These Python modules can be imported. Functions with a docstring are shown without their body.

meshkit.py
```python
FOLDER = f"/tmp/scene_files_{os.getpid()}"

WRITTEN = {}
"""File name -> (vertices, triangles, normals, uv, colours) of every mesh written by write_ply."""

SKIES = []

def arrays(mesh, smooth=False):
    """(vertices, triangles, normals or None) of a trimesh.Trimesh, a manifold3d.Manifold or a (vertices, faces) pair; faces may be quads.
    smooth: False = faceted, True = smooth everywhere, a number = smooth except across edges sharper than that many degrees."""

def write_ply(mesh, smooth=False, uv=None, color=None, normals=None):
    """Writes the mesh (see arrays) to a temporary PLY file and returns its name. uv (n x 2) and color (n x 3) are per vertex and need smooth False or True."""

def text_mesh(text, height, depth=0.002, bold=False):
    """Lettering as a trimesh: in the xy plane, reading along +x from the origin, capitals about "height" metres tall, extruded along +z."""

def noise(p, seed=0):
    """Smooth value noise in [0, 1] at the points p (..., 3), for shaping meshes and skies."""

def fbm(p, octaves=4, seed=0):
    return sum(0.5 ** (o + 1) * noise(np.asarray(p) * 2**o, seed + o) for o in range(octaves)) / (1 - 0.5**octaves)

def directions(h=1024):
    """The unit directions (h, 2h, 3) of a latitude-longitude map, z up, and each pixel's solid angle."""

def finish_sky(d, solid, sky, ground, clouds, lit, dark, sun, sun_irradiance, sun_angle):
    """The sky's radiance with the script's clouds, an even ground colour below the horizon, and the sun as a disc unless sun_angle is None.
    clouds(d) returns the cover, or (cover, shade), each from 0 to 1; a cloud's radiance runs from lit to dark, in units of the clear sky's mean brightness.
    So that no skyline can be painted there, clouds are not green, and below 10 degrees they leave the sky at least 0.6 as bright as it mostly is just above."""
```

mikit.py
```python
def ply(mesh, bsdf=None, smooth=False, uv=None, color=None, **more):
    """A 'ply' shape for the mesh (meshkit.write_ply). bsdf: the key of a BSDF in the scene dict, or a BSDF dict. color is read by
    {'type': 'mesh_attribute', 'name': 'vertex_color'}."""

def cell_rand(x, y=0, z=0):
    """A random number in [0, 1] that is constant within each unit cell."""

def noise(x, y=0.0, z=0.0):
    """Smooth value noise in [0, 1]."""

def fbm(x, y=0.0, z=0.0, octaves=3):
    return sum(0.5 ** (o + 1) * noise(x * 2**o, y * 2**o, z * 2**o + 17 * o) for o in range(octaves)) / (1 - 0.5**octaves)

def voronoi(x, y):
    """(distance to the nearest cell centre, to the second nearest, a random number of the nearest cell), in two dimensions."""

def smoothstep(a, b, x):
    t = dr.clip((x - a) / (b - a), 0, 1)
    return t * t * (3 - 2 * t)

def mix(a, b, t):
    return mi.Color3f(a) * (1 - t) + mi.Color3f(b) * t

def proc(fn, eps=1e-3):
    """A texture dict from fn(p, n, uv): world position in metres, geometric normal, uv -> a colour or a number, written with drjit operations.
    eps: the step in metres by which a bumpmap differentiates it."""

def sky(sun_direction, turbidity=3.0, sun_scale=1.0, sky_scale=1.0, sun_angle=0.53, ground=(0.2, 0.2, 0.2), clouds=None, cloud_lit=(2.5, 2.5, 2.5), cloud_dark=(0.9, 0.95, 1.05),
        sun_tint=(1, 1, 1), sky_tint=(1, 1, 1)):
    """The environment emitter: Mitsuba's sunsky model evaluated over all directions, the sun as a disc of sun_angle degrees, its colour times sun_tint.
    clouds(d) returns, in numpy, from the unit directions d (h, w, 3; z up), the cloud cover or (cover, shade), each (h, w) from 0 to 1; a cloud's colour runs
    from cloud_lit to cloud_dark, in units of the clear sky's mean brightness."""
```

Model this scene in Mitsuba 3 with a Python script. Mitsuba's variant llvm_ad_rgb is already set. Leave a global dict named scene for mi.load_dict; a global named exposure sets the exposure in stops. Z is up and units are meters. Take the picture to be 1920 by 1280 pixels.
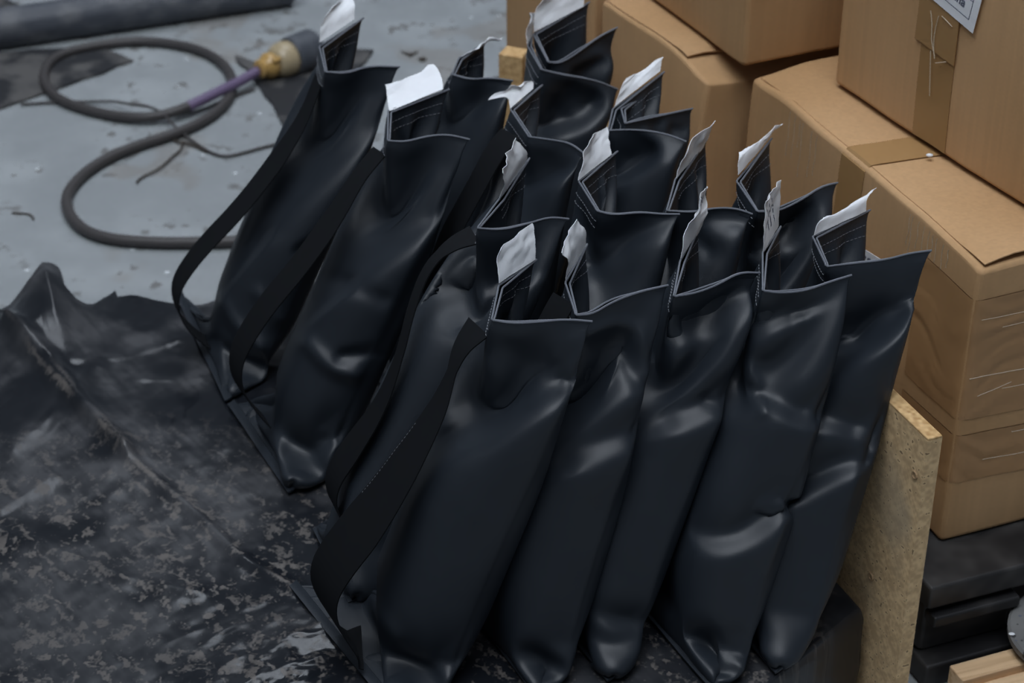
import math, random
import numpy as np, trimesh, mitsuba as mi, drjit as dr, mikit, meshkit
from shapely.geometry import Polygon, LineString
T = mi.ScalarTransform4f
random.seed(7)
scene, labels = {}, {}

# ---------------------------------------------------------------- camera, light, exposure
FPX, PITCH, CAM_H = 3700.0, math.radians(32.0), 1.42
CP, SP = math.cos(PITCH), math.sin(PITCH)
FWD, DOWN, RIGHT = np.array([0, CP, -SP]), np.array([0, -SP, -CP]), np.array([1.0, 0, 0])
EYE = np.array([0, 0, CAM_H])
scene['camera'] = {'type': 'thinlens', 'fov': 2 * math.degrees(math.atan(960 / FPX)), 'fov_axis': 'x',
                   'aperture_radius': 0.0046, 'focus_distance': 1.84,
                   'to_world': T().look_at(origin=[0, 0, CAM_H], target=[0, CP, CAM_H - SP], up=[0, 0, 1])}
exposure = 1.1
scene['hall_light'] = {'type': 'constant', 'radiance': {'type': 'rgb', 'value': [0.050, 0.057, 0.067]}}


def area_light(name, center, target, w, h, rgb):
    scene[name] = {'type': 'rectangle', 'to_world': T().look_at(origin=center, target=target, up=[0, 1, 0.01]) @ T().scale([w / 2, h / 2, 1]),
                   'emitter': {'type': 'area', 'radiance': {'type': 'rgb', 'value': rgb}},
                   'bsdf': {'type': 'diffuse', 'reflectance': {'type': 'rgb', 'value': [0.5, 0.5, 0.5]}}}
    labels[name] = {'label': 'bright skylight in the roof of the hall', 'kind': 'structure'}


# skylights in the hall's roof
area_light('roof_skylight', [-0.3, 0.9, 4.2], [0, 1.8, 0.3], 2.8, 3.0, [2.35, 2.50, 2.70])
area_light('roof_skylight_001', [0.3, 4.9, 5.4], [0.0, 3.0, 0.0], 3.0, 2.6, [1.7, 1.85, 2.05])


def ray(px, py):
    return FWD + RIGHT * (px - 960) / FPX + DOWN * (py - 640) / FPX


def at_z(px, py, z=0.0):
    d = ray(px, py)
    return EYE + d * ((z - CAM_H) / d[2])


def at_t(px, py, t):
    return EYE + ray(px, py) * t


def depth(p):
    return float((np.asarray(p) - EYE) @ FWD)


def at_plane(px, py, p0, n):
    d = ray(px, py)
    return EYE + d * (((np.asarray(p0) - EYE) @ n) / (d @ n))


def project(p):
    q = np.asarray(p) - EYE
    t = q @ FWD
    return 960 + FPX * (q @ RIGHT) / t, 640 + FPX * (q @ DOWN) / t


def unit(v):
    v = np.asarray(v, float)
    return v / np.maximum(np.linalg.norm(v, axis=-1, keepdims=True), 1e-12)


# ---------------------------------------------------------------- registering
def numbered(name, taken):
    if name not in taken:
        return name
    i = 1
    while f'{name}_{i:03d}' in taken:
        i += 1
    return f'{name}_{i:03d}'


THINGS = set()


def thing(name, label, cat, group=None, kind=None):
    key = numbered(name, THINGS)
    THINGS.add(key)
    labels[key] = {'label': label}
    if kind:
        labels[key]['kind'] = kind
    if cat:
        labels[key]['category'] = cat
    if group:
        labels[key]['group'] = group
    return key


def part(parent, name, mesh, bsdf, label=None, smooth=30, kind=None, **kw):
    key = numbered(f'{parent}__{name}', scene)
    scene[key] = mikit.ply(mesh, bsdf, smooth=smooth, **kw)
    if label or kind:
        labels[key] = {}
        if label:
            labels[key]['label'] = label
        if kind:
            labels[key]['kind'] = kind
    return key


def solo(name, label, cat, mesh, bsdf, group=None, kind=None, smooth=30, **kw):
    key = thing(name, label, cat, group, kind)
    scene[key] = mikit.ply(mesh, bsdf, smooth=smooth, **kw)
    return key


# ---------------------------------------------------------------- mesh helpers
def grid_faces(nv, nu, wrap=False):
    i, j = np.meshgrid(np.arange(nv - 1), np.arange(nu if wrap else nu - 1), indexing='ij')
    j2 = (j + 1) % nu
    q = np.stack([i * nu + j, i * nu + j2, (i + 1) * nu + j2, (i + 1) * nu + j], -1).reshape(-1, 4)
    return np.vstack([q[:, [0, 1, 2]], q[:, [0, 2, 3]]])


def grid_normals(g):
    a, b = np.gradient(g, axis=0), np.gradient(g, axis=1)
    return unit(np.cross(b, a))


def thick_sheet(g, t):
    """A closed thin solid from a grid of points (n, m, 3)."""
    n, m = g.shape[:2]
    nn = grid_normals(g)
    v = np.vstack([(g + nn * t / 2).reshape(-1, 3), (g - nn * t / 2).reshape(-1, 3)])
    f = grid_faces(n, m)
    k = n * m
    idx = np.arange(k).reshape(n, m)
    loop = np.concatenate([idx[0, :-1], idx[:-1, -1], idx[-1, :0:-1], idx[:0:-1, 0]])
    nx = np.roll(loop, -1)
    side = np.vstack([np.stack([loop, nx, nx + k], 1), np.stack([loop, nx + k, loop + k], 1)])
    return trimesh.Trimesh(v, np.vstack([f, f[:, ::-1] + k, side]), process=False)


def resample(p, n):
    p = np.asarray(p, float)
    s = np.concatenate([[0], np.cumsum(np.linalg.norm(np.diff(p, axis=0), axis=1))])
    q = np.linspace(0, s[-1], n)
    return np.stack([np.interp(q, s, p[:, k]) for k in range(p.shape[1])], 1)


def smooth_path(p, n, passes=3):
    """Chaikin-smoothed, evenly resampled."""
    p = np.asarray(p, float)
    for _ in range(passes):
        a, b = p[:-1], p[1:]
        q = np.empty((2 * len(a), p.shape[1]))
        q[0::2], q[1::2] = a * 0.75 + b * 0.25, a * 0.25 + b * 0.75
        p = np.vstack([p[:1], q, p[-1:]])
    return resample(p, n)


def tube(p, r, sides=8, cap=True):
    p = np.asarray(p, float)
    t = unit(np.gradient(p, axis=0))
    up = np.array([0, 0, 1.0])
    a = unit(np.cross(t, np.where(np.abs(t @ up)[:, None] > 0.95, [[1.0, 0, 0]], [up])))
    b = np.cross(a, t)
    ang = np.arange(sides) * 2 * np.pi / sides
    rr = np.broadcast_to(r, (len(p),))[:, None, None]
    v = p[:, None] + rr * (np.cos(ang)[None, :, None] * a[:, None] + np.sin(ang)[None, :, None] * b[:, None])
    f = grid_faces(len(p), sides, True)
    v = v.reshape(-1, 3)
    if cap:
        k = len(v)
        v = np.vstack([v, p[:1], p[-1:]])
        i = np.arange(sides)
        f = np.vstack([f, np.stack([(i + 1) % sides, i, i * 0 + k], 1), np.stack([k - sides + i, k - sides + (i + 1) % sides, i * 0 + k + 1], 1)])
    return trimesh.Trimesh(v, f, process=False)


def rbox(sx, sy, sz, r=0.003, seg=2):
    """A box with rounded edges, corner at the origin spanning sx, sy, sz."""
    import manifold3d as m3
    s = m3.Manifold.sphere(r, 4 * seg)
    pts = []
    for x in (r, sx - r):
        for y in (r, sy - r):
            for z in (r, sz - r):
                pts.append(s.translate([x, y, z]))
    h = m3.Manifold.batch_hull(pts).to_mesh()
    return trimesh.Trimesh(h.vert_properties[:, :3], h.tri_verts, process=False)


def frame(o, ex, ey, ez=(0, 0, 1)):
    m = np.eye(4)
    m[:3, 0], m[:3, 1], m[:3, 2], m[:3, 3] = ex, ey, ez, o
    return m


def placed(mesh, m):
    mesh = mesh.copy()
    mesh.apply_transform(m)
    return mesh


def lathe(profile, axis_o, axis_d, n=36):
    prof = np.asarray(profile, float)
    d = unit(axis_d)
    a = unit(np.cross(d, [0, 0, 1] if abs(d[2]) < 0.9 else [1, 0, 0]))
    b = np.cross(d, a)
    ang = np.arange(n) * 2 * np.pi / n
    v = np.asarray(axis_o) + prof[:, None, 0:1] * d + prof[:, None, 1:2] * (np.cos(ang)[None, :, None] * a + np.sin(ang)[None, :, None] * b)
    return trimesh.Trimesh(v.reshape(-1, 3), grid_faces(len(prof), n, True), process=False)


# ---------------------------------------------------------------- materials
def rgb(c):
    return {'type': 'rgb', 'value': list(map(float, c))}


def principled(c, rough, spec=0.5, **kw):
    c = rgb(c) if not isinstance(c, dict) else c
    return {'type': 'twosided', 'bsdf': {'type': 'principled', 'base_color': c, 'roughness': rough, 'specular': spec, **kw}}


def concrete(p, n, uv):
    a = mikit.fbm(p.x * 3.1, p.y * 3.1, 2.0, octaves=4)
    b = mikit.fbm(p.x * 14 + 5, p.y * 14, 7.0, octaves=4)
    s = mikit.fbm(p.x * 55, p.y * 55 + 3, 1.0, octaves=2)
    c = mikit.mix([0.235, 0.252, 0.262], [0.305, 0.325, 0.335], mikit.smoothstep(0.3, 0.72, 0.55 * a + 0.45 * b))
    c = mikit.mix(c, [0.105, 0.1, 0.095], 0.75 * mikit.smoothstep(0.62, 0.78, s) * mikit.smoothstep(0.42, 0.62, b))
    c = mikit.mix(c, [0.19, 0.165, 0.14], 0.4 * mikit.smoothstep(0.66, 0.78, mikit.fbm(p.x * 9 + 40, p.y * 9, 3.0, octaves=3)))
    w = mikit.voronoi(p.x * 16, p.y * 16)
    return mikit.mix(c, [0.55, 0.58, 0.6], mikit.smoothstep(0.07, 0.04, w[0]) * dr.select(w[2] > 0.9, 1.0, 0.0))


scene['mat_concrete'] = principled(mikit.proc(concrete), 0.62, 0.35)


def card(dark):
    base, deep = [float(x) * dark for x in (0.50, 0.312, 0.163)], [float(x) * dark for x in (0.44, 0.262, 0.126)]

    def fn(p, n, uv):
        v = mikit.fbm(p.x * 5, p.y * 5, p.z * 3, octaves=3)
        h = p.x * 0.94 + p.y * 0.34
        g = p.y * 0.94 - p.x * 0.34
        flute = mikit.noise(h * 260, g * 260, p.z * 6)
        fib = mikit.noise(p.x * 420, p.y * 420, p.z * 420)
        c = mikit.mix(base, deep, mikit.smoothstep(0.3, 0.75, v))
        return c * (0.93 + 0.09 * flute + 0.05 * fib)
    return fn


scene['mat_card'] = principled(mikit.proc(card(0.92)), 0.7, 0.15)
scene['mat_card_warm'] = principled(mikit.proc(card(0.86)), 0.7, 0.15)
scene['mat_card_edge'] = principled([0.30, 0.20, 0.11], 0.8, 0.2)
scene['mat_tape'] = principled([0.31, 0.182, 0.078], 0.28, 0.4)
scene['mat_clear_tape'] = {'type': 'bumpmap', 'arbitrary': mikit.proc(lambda p, n, uv: mikit.noise(p.z * 90 + 6 * mikit.noise(p.x * 20, p.y * 20, p.z * 9), p.x * 12, p.y * 12) * 0.0012),
                           'bsdf': {'type': 'principled', 'base_color': rgb([0.36, 0.205, 0.095]), 'roughness': 0.34, 'specular': 0.3}}
scene['mat_film_streak'] = principled([0.44, 0.37, 0.28], 0.35, 0.6)


def pvc(p, n, uv):
    v = mikit.fbm(p.x * 30, p.y * 30, p.z * 30, octaves=3)
    return mikit.mix([0.0108, 0.0145, 0.0200], [0.0145, 0.0190, 0.0252], v)


scene['mat_pvc'] = {'type': 'twosided', 'bsdf': {'type': 'principled', 'base_color': mikit.proc(pvc), 'roughness': 0.46, 'specular': 0.36}}
scene['mat_pvc_edge'] = principled([0.105, 0.115, 0.135], 0.5, 0.4)
scene['mat_stitch'] = principled([0.16, 0.17, 0.19], 0.7, 0.3)
scene['mat_webbing'] = principled(mikit.proc(lambda p, n, uv: mi.Color3f(0.0050, 0.0058, 0.0072) * (0.75 + 0.5 * mikit.noise(uv.x * 900, uv.y * 300))), 0.8, 0.12)
scene['mat_label'] = principled(mikit.proc(lambda p, n, uv: mikit.mix([0.70, 0.72, 0.745], [0.62, 0.64, 0.67], mikit.fbm(p.x * 60, p.y * 60, p.z * 60))), 0.5, 0.4)
scene['mat_print'] = principled([0.09, 0.10, 0.14], 0.6, 0.3)
scene['mat_black_rubber'] = principled(mikit.proc(lambda p, n, uv: mikit.mix([0.055, 0.062, 0.076], [0.11, 0.115, 0.125], mikit.smoothstep(0.45, 0.75, mikit.fbm(p.x * 18, p.y * 18, p.z * 18, octaves=4)))), 0.5, 0.4)
scene['mat_mat'] = principled(mikit.proc(lambda p, n, uv: mikit.mix([0.018, 0.019, 0.022], [0.085, 0.082, 0.08], mikit.smoothstep(0.42, 0.75, mikit.fbm(p.x * 24, p.y * 24, p.z * 10, octaves=4)))), 0.6, 0.35)
scene['mat_pallet'] = principled(mikit.proc(lambda p, n, uv: mikit.mix([0.010, 0.010, 0.011], [0.065, 0.062, 0.06], mikit.smoothstep(0.42, 0.8, mikit.fbm(p.x * 12, p.y * 12, p.z * 12, octaves=4)))), 0.5, 0.4)
scene['mat_cable'] = principled([0.050, 0.046, 0.046], 0.5, 0.4)
scene['mat_cable_violet'] = principled([0.13, 0.095, 0.17], 0.45, 0.4)
scene['mat_amber'] = {'type': 'principled', 'base_color': rgb([0.42, 0.26, 0.085]), 'roughness': 0.22, 'specular': 0.6}
scene['mat_amber_cloudy'] = principled([0.36, 0.29, 0.18], 0.35, 0.5)
scene['mat_twig'] = principled([0.05, 0.042, 0.035], 0.8, 0.2)


def chip(p, n, uv):
    a = mikit.noise(p.x * 330, p.y * 330, p.z * 260)
    b = mikit.noise(p.x * 150 + 9, p.y * 150, p.z * 120)
    c = mikit.mix([0.46, 0.315, 0.17], [0.63, 0.455, 0.255], mikit.smoothstep(0.25, 0.75, 0.5 * a + 0.5 * b))
    c = mikit.mix(c, [0.14, 0.09, 0.05], 0.8 * mikit.smoothstep(0.80, 0.9, a))
    return mikit.mix(c, [0.30, 0.25, 0.18], 0.6 * mikit.smoothstep(0.5, 0.75, mikit.fbm(p.x * 12, p.y * 12, p.z * 8)))


scene['mat_chipboard'] = principled(mikit.proc(chip), 0.8, 0.2)
scene['mat_chip_top'] = principled(mikit.proc(lambda p, n, uv: mikit.mix([0.36, 0.21, 0.085], [0.62, 0.43, 0.22], mikit.noise(p.x * 260, p.y * 260, p.z * 200))), 0.8, 0.2)
scene['mat_timber'] = principled(mikit.proc(lambda p, n, uv: mikit.mix([0.60, 0.42, 0.25], [0.42, 0.26, 0.13], mikit.smoothstep(0.35, 0.8, mikit.fbm((p.y * 0.93 - p.x * 0.3) * 160, (p.x * 0.93 + p.y * 0.3) * 5, p.z * 160, octaves=3)))), 0.7, 0.3)
scene['mat_stone'] = principled(mikit.proc(lambda p, n, uv: mikit.mix(mikit.mix([0.10, 0.10, 0.10], [0.165, 0.165, 0.16], mikit.fbm(p.x * 30, p.y * 30, p.z * 30)), [0.03, 0.03, 0.03], mikit.smoothstep(0.76, 0.82, mikit.noise(p.x * 130, p.y * 130, p.z * 130)))), 0.6, 0.35)

# ---------------------------------------------------------------- the setting
fl = mikit.ply(trimesh.creation.box(extents=[14, 14, 0.1], transform=np.array([[1, 0, 0, 0], [0, 1, 0, 4.0], [0, 0, 1, -0.05], [0, 0, 0, 1.0]])), 'mat_concrete')
scene['floor'] = fl
THINGS.add('floor')
labels['floor'] = {'label': 'worn grey concrete floor with scuffs and stains', 'kind': 'structure'}

# ---------------------------------------------------------------- black plastic sheet on its low platform
ZP = 0.12
def segs_of(pxs):
    return [at_z(x, y, ZP)[:2] for x, y in pxs]


CREASES = [  # pixel polyline on the sheet, height, half width, dust
    ([(20, 640), (130, 760), (230, 860), (350, 950), (450, 1045), (560, 1110)], 0.0050, 0.007, 1.0),
    ([(0, 622), (100, 700), (150, 770), (200, 815), (238, 862)], 0.0130, 0.011, 0.5),
    ([(330, 640), (240, 672), (140, 690)], 0.0016, 0.008, 0.3),
    ([(0, 1000), (130, 1045), (250, 1090), (370, 1115)], 0.0035, 0.009, 0.25),
    ([(100, 900), (0, 960)], 0.003, 0.008, 0.35),
    ([(255, 713), (370, 712)], 0.0014, 0.006, 0.3),
    ([(560, 1190), (640, 1160), (680, 1170)], 0.004, 0.008, 0.6),
    ([(180, 700), (90, 790), (20, 850)], 0.004, 0.015, 0.2),
]


def seg_dist_np(x, y, line):
    d = np.full(np.shape(x), 9.0)
    for a, b in zip(line[:-1], line[1:]):
        ab = b - a
        t = np.clip(((x - a[0]) * ab[0] + (y - a[1]) * ab[1]) / (ab @ ab), 0, 1)
        d = np.minimum(d, np.hypot(x - a[0] - t * ab[0], y - a[1] - t * ab[1]))
    return d


CREASE_W = [(segs_of(c), h, w, d) for c, h, w, d in CREASES]


def sheet_dust(p):
    lo = mikit.fbm(p.x * 4.5 + 3, p.y * 4.5, 1.0, octaves=3)
    wx = p.x + 0.016 * mikit.fbm(p.x * 60, p.y * 60, 3.0, octaves=2)
    wy = p.y + 0.016 * mikit.fbm(p.x * 60, p.y * 60, 8.0, octaves=2)
    h = wx * 0.80 + wy * 0.60
    g = wy * 0.80 - wx * 0.60
    fl = 0.7 * mikit.noise(h * 125, g * 70, 1.5) + 0.3 * mikit.noise(h * 260, g * 190, 2.5)
    fl2 = mikit.fbm(p.x * 260, p.y * 210, 4.5, octaves=2)
    near = mikit.smoothstep(1.98, 1.72, p.y)
    mask = mikit.smoothstep(0.36, 0.52, lo) * near
    dust = mikit.smoothstep(0.535, 0.67, 0.70 * fl + 0.34 * fl2) * mask * (0.45 + 0.45 * mikit.noise(p.x * 38, p.y * 38, 9.0))
    for line, hh, w, dd in CREASE_W:
        if dd < 0.4:
            continue
        d = mi.Float(9)
        for a, b in zip(line[:-1], line[1:]):
            ab = b - a
            t = dr.clip(((p.x - float(a[0])) * float(ab[0]) + (p.y - float(a[1])) * float(ab[1])) / float(ab @ ab), 0, 1)
            d = dr.minimum(d, dr.hypot(p.x - float(a[0]) - t * float(ab[0]), p.y - float(a[1]) - t * float(ab[1])))
        dust = dr.maximum(dust, dd * mikit.smoothstep(0.0055, 0.0005, d + 0.010 * (fl2 - 0.42)) * mikit.smoothstep(0.25, 0.75, mikit.noise(p.x * 22, p.y * 22, 6.0)) * 0.85)
    return dust


CLEAN = [(at_z(x, y, ZP), r) for x, y, r in ((205, 845, 0.045), (600, 1245, 0.07), (50, 625, 0.07), (320, 695, 0.03))]   # patches rubbed clean and shiny


def sheet_film(p):
    keep = mi.Float(1)
    for c, r in CLEAN:
        keep = keep * mikit.smoothstep(0.35 * r, r, dr.hypot(p.x - float(c[0]), p.y - float(c[1])))
    streak = mikit.fbm((p.x * 0.8 + p.y * 0.6) * 160, (p.y * 0.8 - p.x * 0.6) * 26, 7.0, octaves=3)
    return keep * (0.55 + 0.9 * streak) * mikit.smoothstep(0.35, 0.75, mikit.fbm(p.x * 13, p.y * 13, 5.0, octaves=4)) * (0.6 + 0.6 * mikit.fbm(p.x * 90, p.y * 90, 2.0, octaves=2))


def sheet_albedo(p, n, uv):
    c = mikit.mix([0.0080, 0.0095, 0.0125], [0.042, 0.043, 0.047], dr.clip(sheet_film(p) * (0.45 + 0.75 * mikit.smoothstep(1.5, 1.85, p.y)), 0, 1))
    return mikit.mix(c, [0.098, 0.088, 0.081], sheet_dust(p))


scene['mat_sheet'] = {'type': 'twosided', 'bsdf': {'type': 'principled', 'base_color': mikit.proc(sheet_albedo), 'specular': 0.40,
                      'roughness': mikit.proc(lambda p, n, uv: 0.17 + 0.28 * dr.clip(sheet_film(p), 0, 1) + 0.35 * sheet_dust(p))}}

# torn far edge, right edge beside the chipboard
far_px = [(-260, 640), (-60, 610), (0, 592), (60, 572), (96, 547), (106, 542), (119, 546), (118, 580), (135, 588), (152, 585), (190, 562), (214, 558), (218, 544), (223, 557), (240, 558), (290, 566), (330, 572), (420, 560), (560, 520)]
far_w = np.array([at_z(x, y, ZP)[:2] for x, y in far_px])
far_w = np.vstack([far_w, [0.0, 2.22], [0.3, 2.22]])
fo = np.argsort(far_w[:, 0])
far_w = far_w[fo]
C_SH = at_z(1612, 1140, ZP)


def x_right(y):
    """the sheet's right border"""
    return np.where(y > C_SH[1], C_SH[0] - (y - C_SH[1]) * 0.43, C_SH[0] - (C_SH[1] - y) * 0.95)


def sheet_height(x, y):
    P = np.stack([x, y, 0 * x], -1)
    z = 0.005 * (meshkit.fbm(P * 7, 2, 11) - 0.5)
    r = meshkit.fbm(P * np.array([26, 20, 1]) + 5, 3, 4)
    z += 0.0012 * (1 - 2 * np.abs(r - 0.5) * 2)
    # crumpled, shiny patch in the near corner beside the bags
    q = at_z(590, 1250, ZP)
    k = np.exp(-((x - q[0]) ** 2 + (y - q[1]) ** 2) / 0.09 ** 2)
    z += k * 0.016 * (0.5 - np.abs(meshkit.fbm(P * 34, 3, 9) - 0.5) * 2) + 0.006 * k
    for line, h, w, _ in CREASE_W:
        d = seg_dist_np(x, y, line)
        z += h * np.exp(-(d / w) ** 2) + 0.5 * h * np.exp(-(d / (4 * w)) ** 2)
    # the lifted torn flap at the far left
    q = at_z(95, 575, ZP)
    k = np.exp(-(((x - q[0]) / 0.05) ** 2 + ((y - q[1]) / 0.10) ** 2))
    z += 0.022 * k + 0.030 * np.clip(1 - np.abs((x - q[0]) + 0.35 * (y - q[1])) / 0.055, 0, 1) * np.clip(1 - np.abs(y - q[1]) / 0.16, 0, 1)
    q = at_z(30, 650, ZP)
    z += 0.012 * np.exp(-(((x - q[0]) / 0.08) ** 2 + ((y - q[1]) / 0.05) ** 2))
    return z


ns, nt = 330, 300
S, Tt = np.meshgrid(np.linspace(0, 1, ns), np.linspace(0, 1, nt))
y0s = 1.12
yy = y0s + (2.2 - y0s) * Tt
xx = -0.95 + (x_right(yy) + 0.95) * S
yfar = np.interp(xx, far_w[:, 0], far_w[:, 1])
yy = y0s + (yfar - y0s) * Tt
xx = -0.95 + (x_right(yy) + 0.95) * S
ZZ = sheet_height(xx, yy)
inner = np.clip((xx + 0.30) / 0.16, 0, 1) * np.clip((yy - 1.0) / 0.05, 0, 1)   # pressed flat under the bags
ZZ = ZP + ZZ * (1 - 0.85 * inner) * 1.0
ZZ -= 0.03 * np.clip((Tt - 0.985) / 0.015, 0, 1) * (meshkit.noise(np.stack([xx * 25, yy * 0, xx * 0], -1), 2) - 0.2)
top = np.stack([xx, yy, ZZ], -1)
drop = []
for k, (dz, out) in enumerate([(-0.004, 0.003), (-0.014, 0.006), (-0.03, 0.007), (-0.05, 0.006), (-0.075, 0.008), (-0.10, 0.006), (-0.117, 0.008)]):
    e = top[:, -1].copy()
    wob = 0.006 * (meshkit.fbm(np.stack([e[:, 1] * 30, e[:, 0] * 30, np.full(len(e), k * 1.2)], -1), 2, 3) - 0.5) * min(1, k / 2)
    e[:, 0] += out + wob
    e[:, 2] += dz
    e[:, 2] = np.maximum(e[:, 2], 0.002)
    drop.append(e)
sheet_grid = np.concatenate([top, np.stack(drop, 1)], 1)
sh = trimesh.Trimesh(sheet_grid.reshape(-1, 3), grid_faces(*sheet_grid.shape[:2]), process=False)
sheet_key = thing('covered_platform', 'low platform covered with a creased, dusty black plastic sheet, under the black bags', 'platform')
part(sheet_key, 'plastic_sheet', sh, 'mat_sheet', smooth=True)

# the low platform that the sheet covers
plat = Polygon([(-0.93, 1.13), (C_SH[0] - 0.43 - 0.01, 1.13), (C_SH[0] - 0.02, C_SH[1]), (C_SH[0] - 0.30, 2.14), (-0.93, 2.14)])
m = trimesh.creation.extrude_polygon(plat, ZP - 0.012, engine='earcut')
part(sheet_key, 'base', m, 'mat_pallet')

# ---------------------------------------------------------------- cartons
ZT = 0.464          # top of the lower cartons
ZPAL = 0.128        # top of the black pallet under them


DEFORM = {}


def carton(label, P0, dir1, len1, wid, z0, z1, mat='mat_card', bulge=0.004, crush=None, group='stacked cardboard boxes'):
    """P0: near corner (xy) on the side that faces the bags; dir1 runs away from the camera along that side; the width lies to the right."""
    d1 = unit(np.array([dir1[0], dir1[1], 0.0]))
    d2 = np.array([d1[1], -d1[0], 0.0])
    key = thing('cardboard_box', label, 'box', group)
    n = 40
    import manifold3d as m3
    body = m3.Manifold.batch_hull([m3.Manifold.sphere(0.006, 12).translate([x, y, z]) for x in (0.006, wid - 0.006) for y in (0.006, len1 - 0.006) for z in (0.006, z1 - z0 - 0.006)])
    body = body.refine_to_length(0.022)
    mm = body.to_mesh()
    h = z1 - z0

    def deform(v):
        v = np.array(v, float)
        u, w, q = v[:, 0] / wid, v[:, 1] / len1, v[:, 2] / h
        s = lambda t: np.clip(4 * t * (1 - t), 0, 1)
        o = v.copy()
        o[:, 0] += np.where(u < 0.5, -1, 1) * np.minimum(1, np.abs(2 * u - 1)) ** 6 * bulge * s(w) * s(q)
        o[:, 1] += np.where(w < 0.5, -1, 1) * np.minimum(1, np.abs(2 * w - 1)) ** 6 * bulge * s(u) * s(q)
        o[:, 2] -= np.clip(q, 0, 1) ** 6 * bulge * 0.7 * s(u) * s(w)
        nz = (meshkit.fbm(v * 9 + np.array([P0[0] * 30, 3, 7]), 3, 5) - 0.5)
        o += nz[:, None] * 0.004 * np.array([1, 1, 0.6])
        for (cu, cw, rad, amt) in crush or []:
            k = np.exp(-(((u - cu) * wid) ** 2 + ((w - cw) * len1) ** 2) / rad ** 2) * np.clip((q - 0.6) / 0.4, 0, 1) ** 2
            o[:, 2] -= amt * k
            o[:, 0] += np.where(u < 0.5, 1, -1) * amt * 0.35 * k
        return o
    v = deform(mm.vert_properties[:, :3])
    DEFORM[key] = deform
    M = frame([P0[0], P0[1], z0], d2, d1)
    part(key, 'body', placed(trimesh.Trimesh(v, mm.tri_verts, process=False), M), mat, smooth=40)
    return key, M, d1, d2, h


def panel_on(M, pts, t=0.0008, n=2):
    """thin slab from four local corners (bl, br, tr, tl) in carton space"""
    bl, br, tr, tl = [np.array(p, float) for p in pts]
    a = np.linspace(0, 1, n)[:, None, None]
    b = np.linspace(0, 1, n)[None, :, None]
    g = (bl * (1 - b) + br * b) * (1 - a) + (tl * (1 - b) + tr * b) * a
    return placed(thick_sheet(g, t), M)


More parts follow.
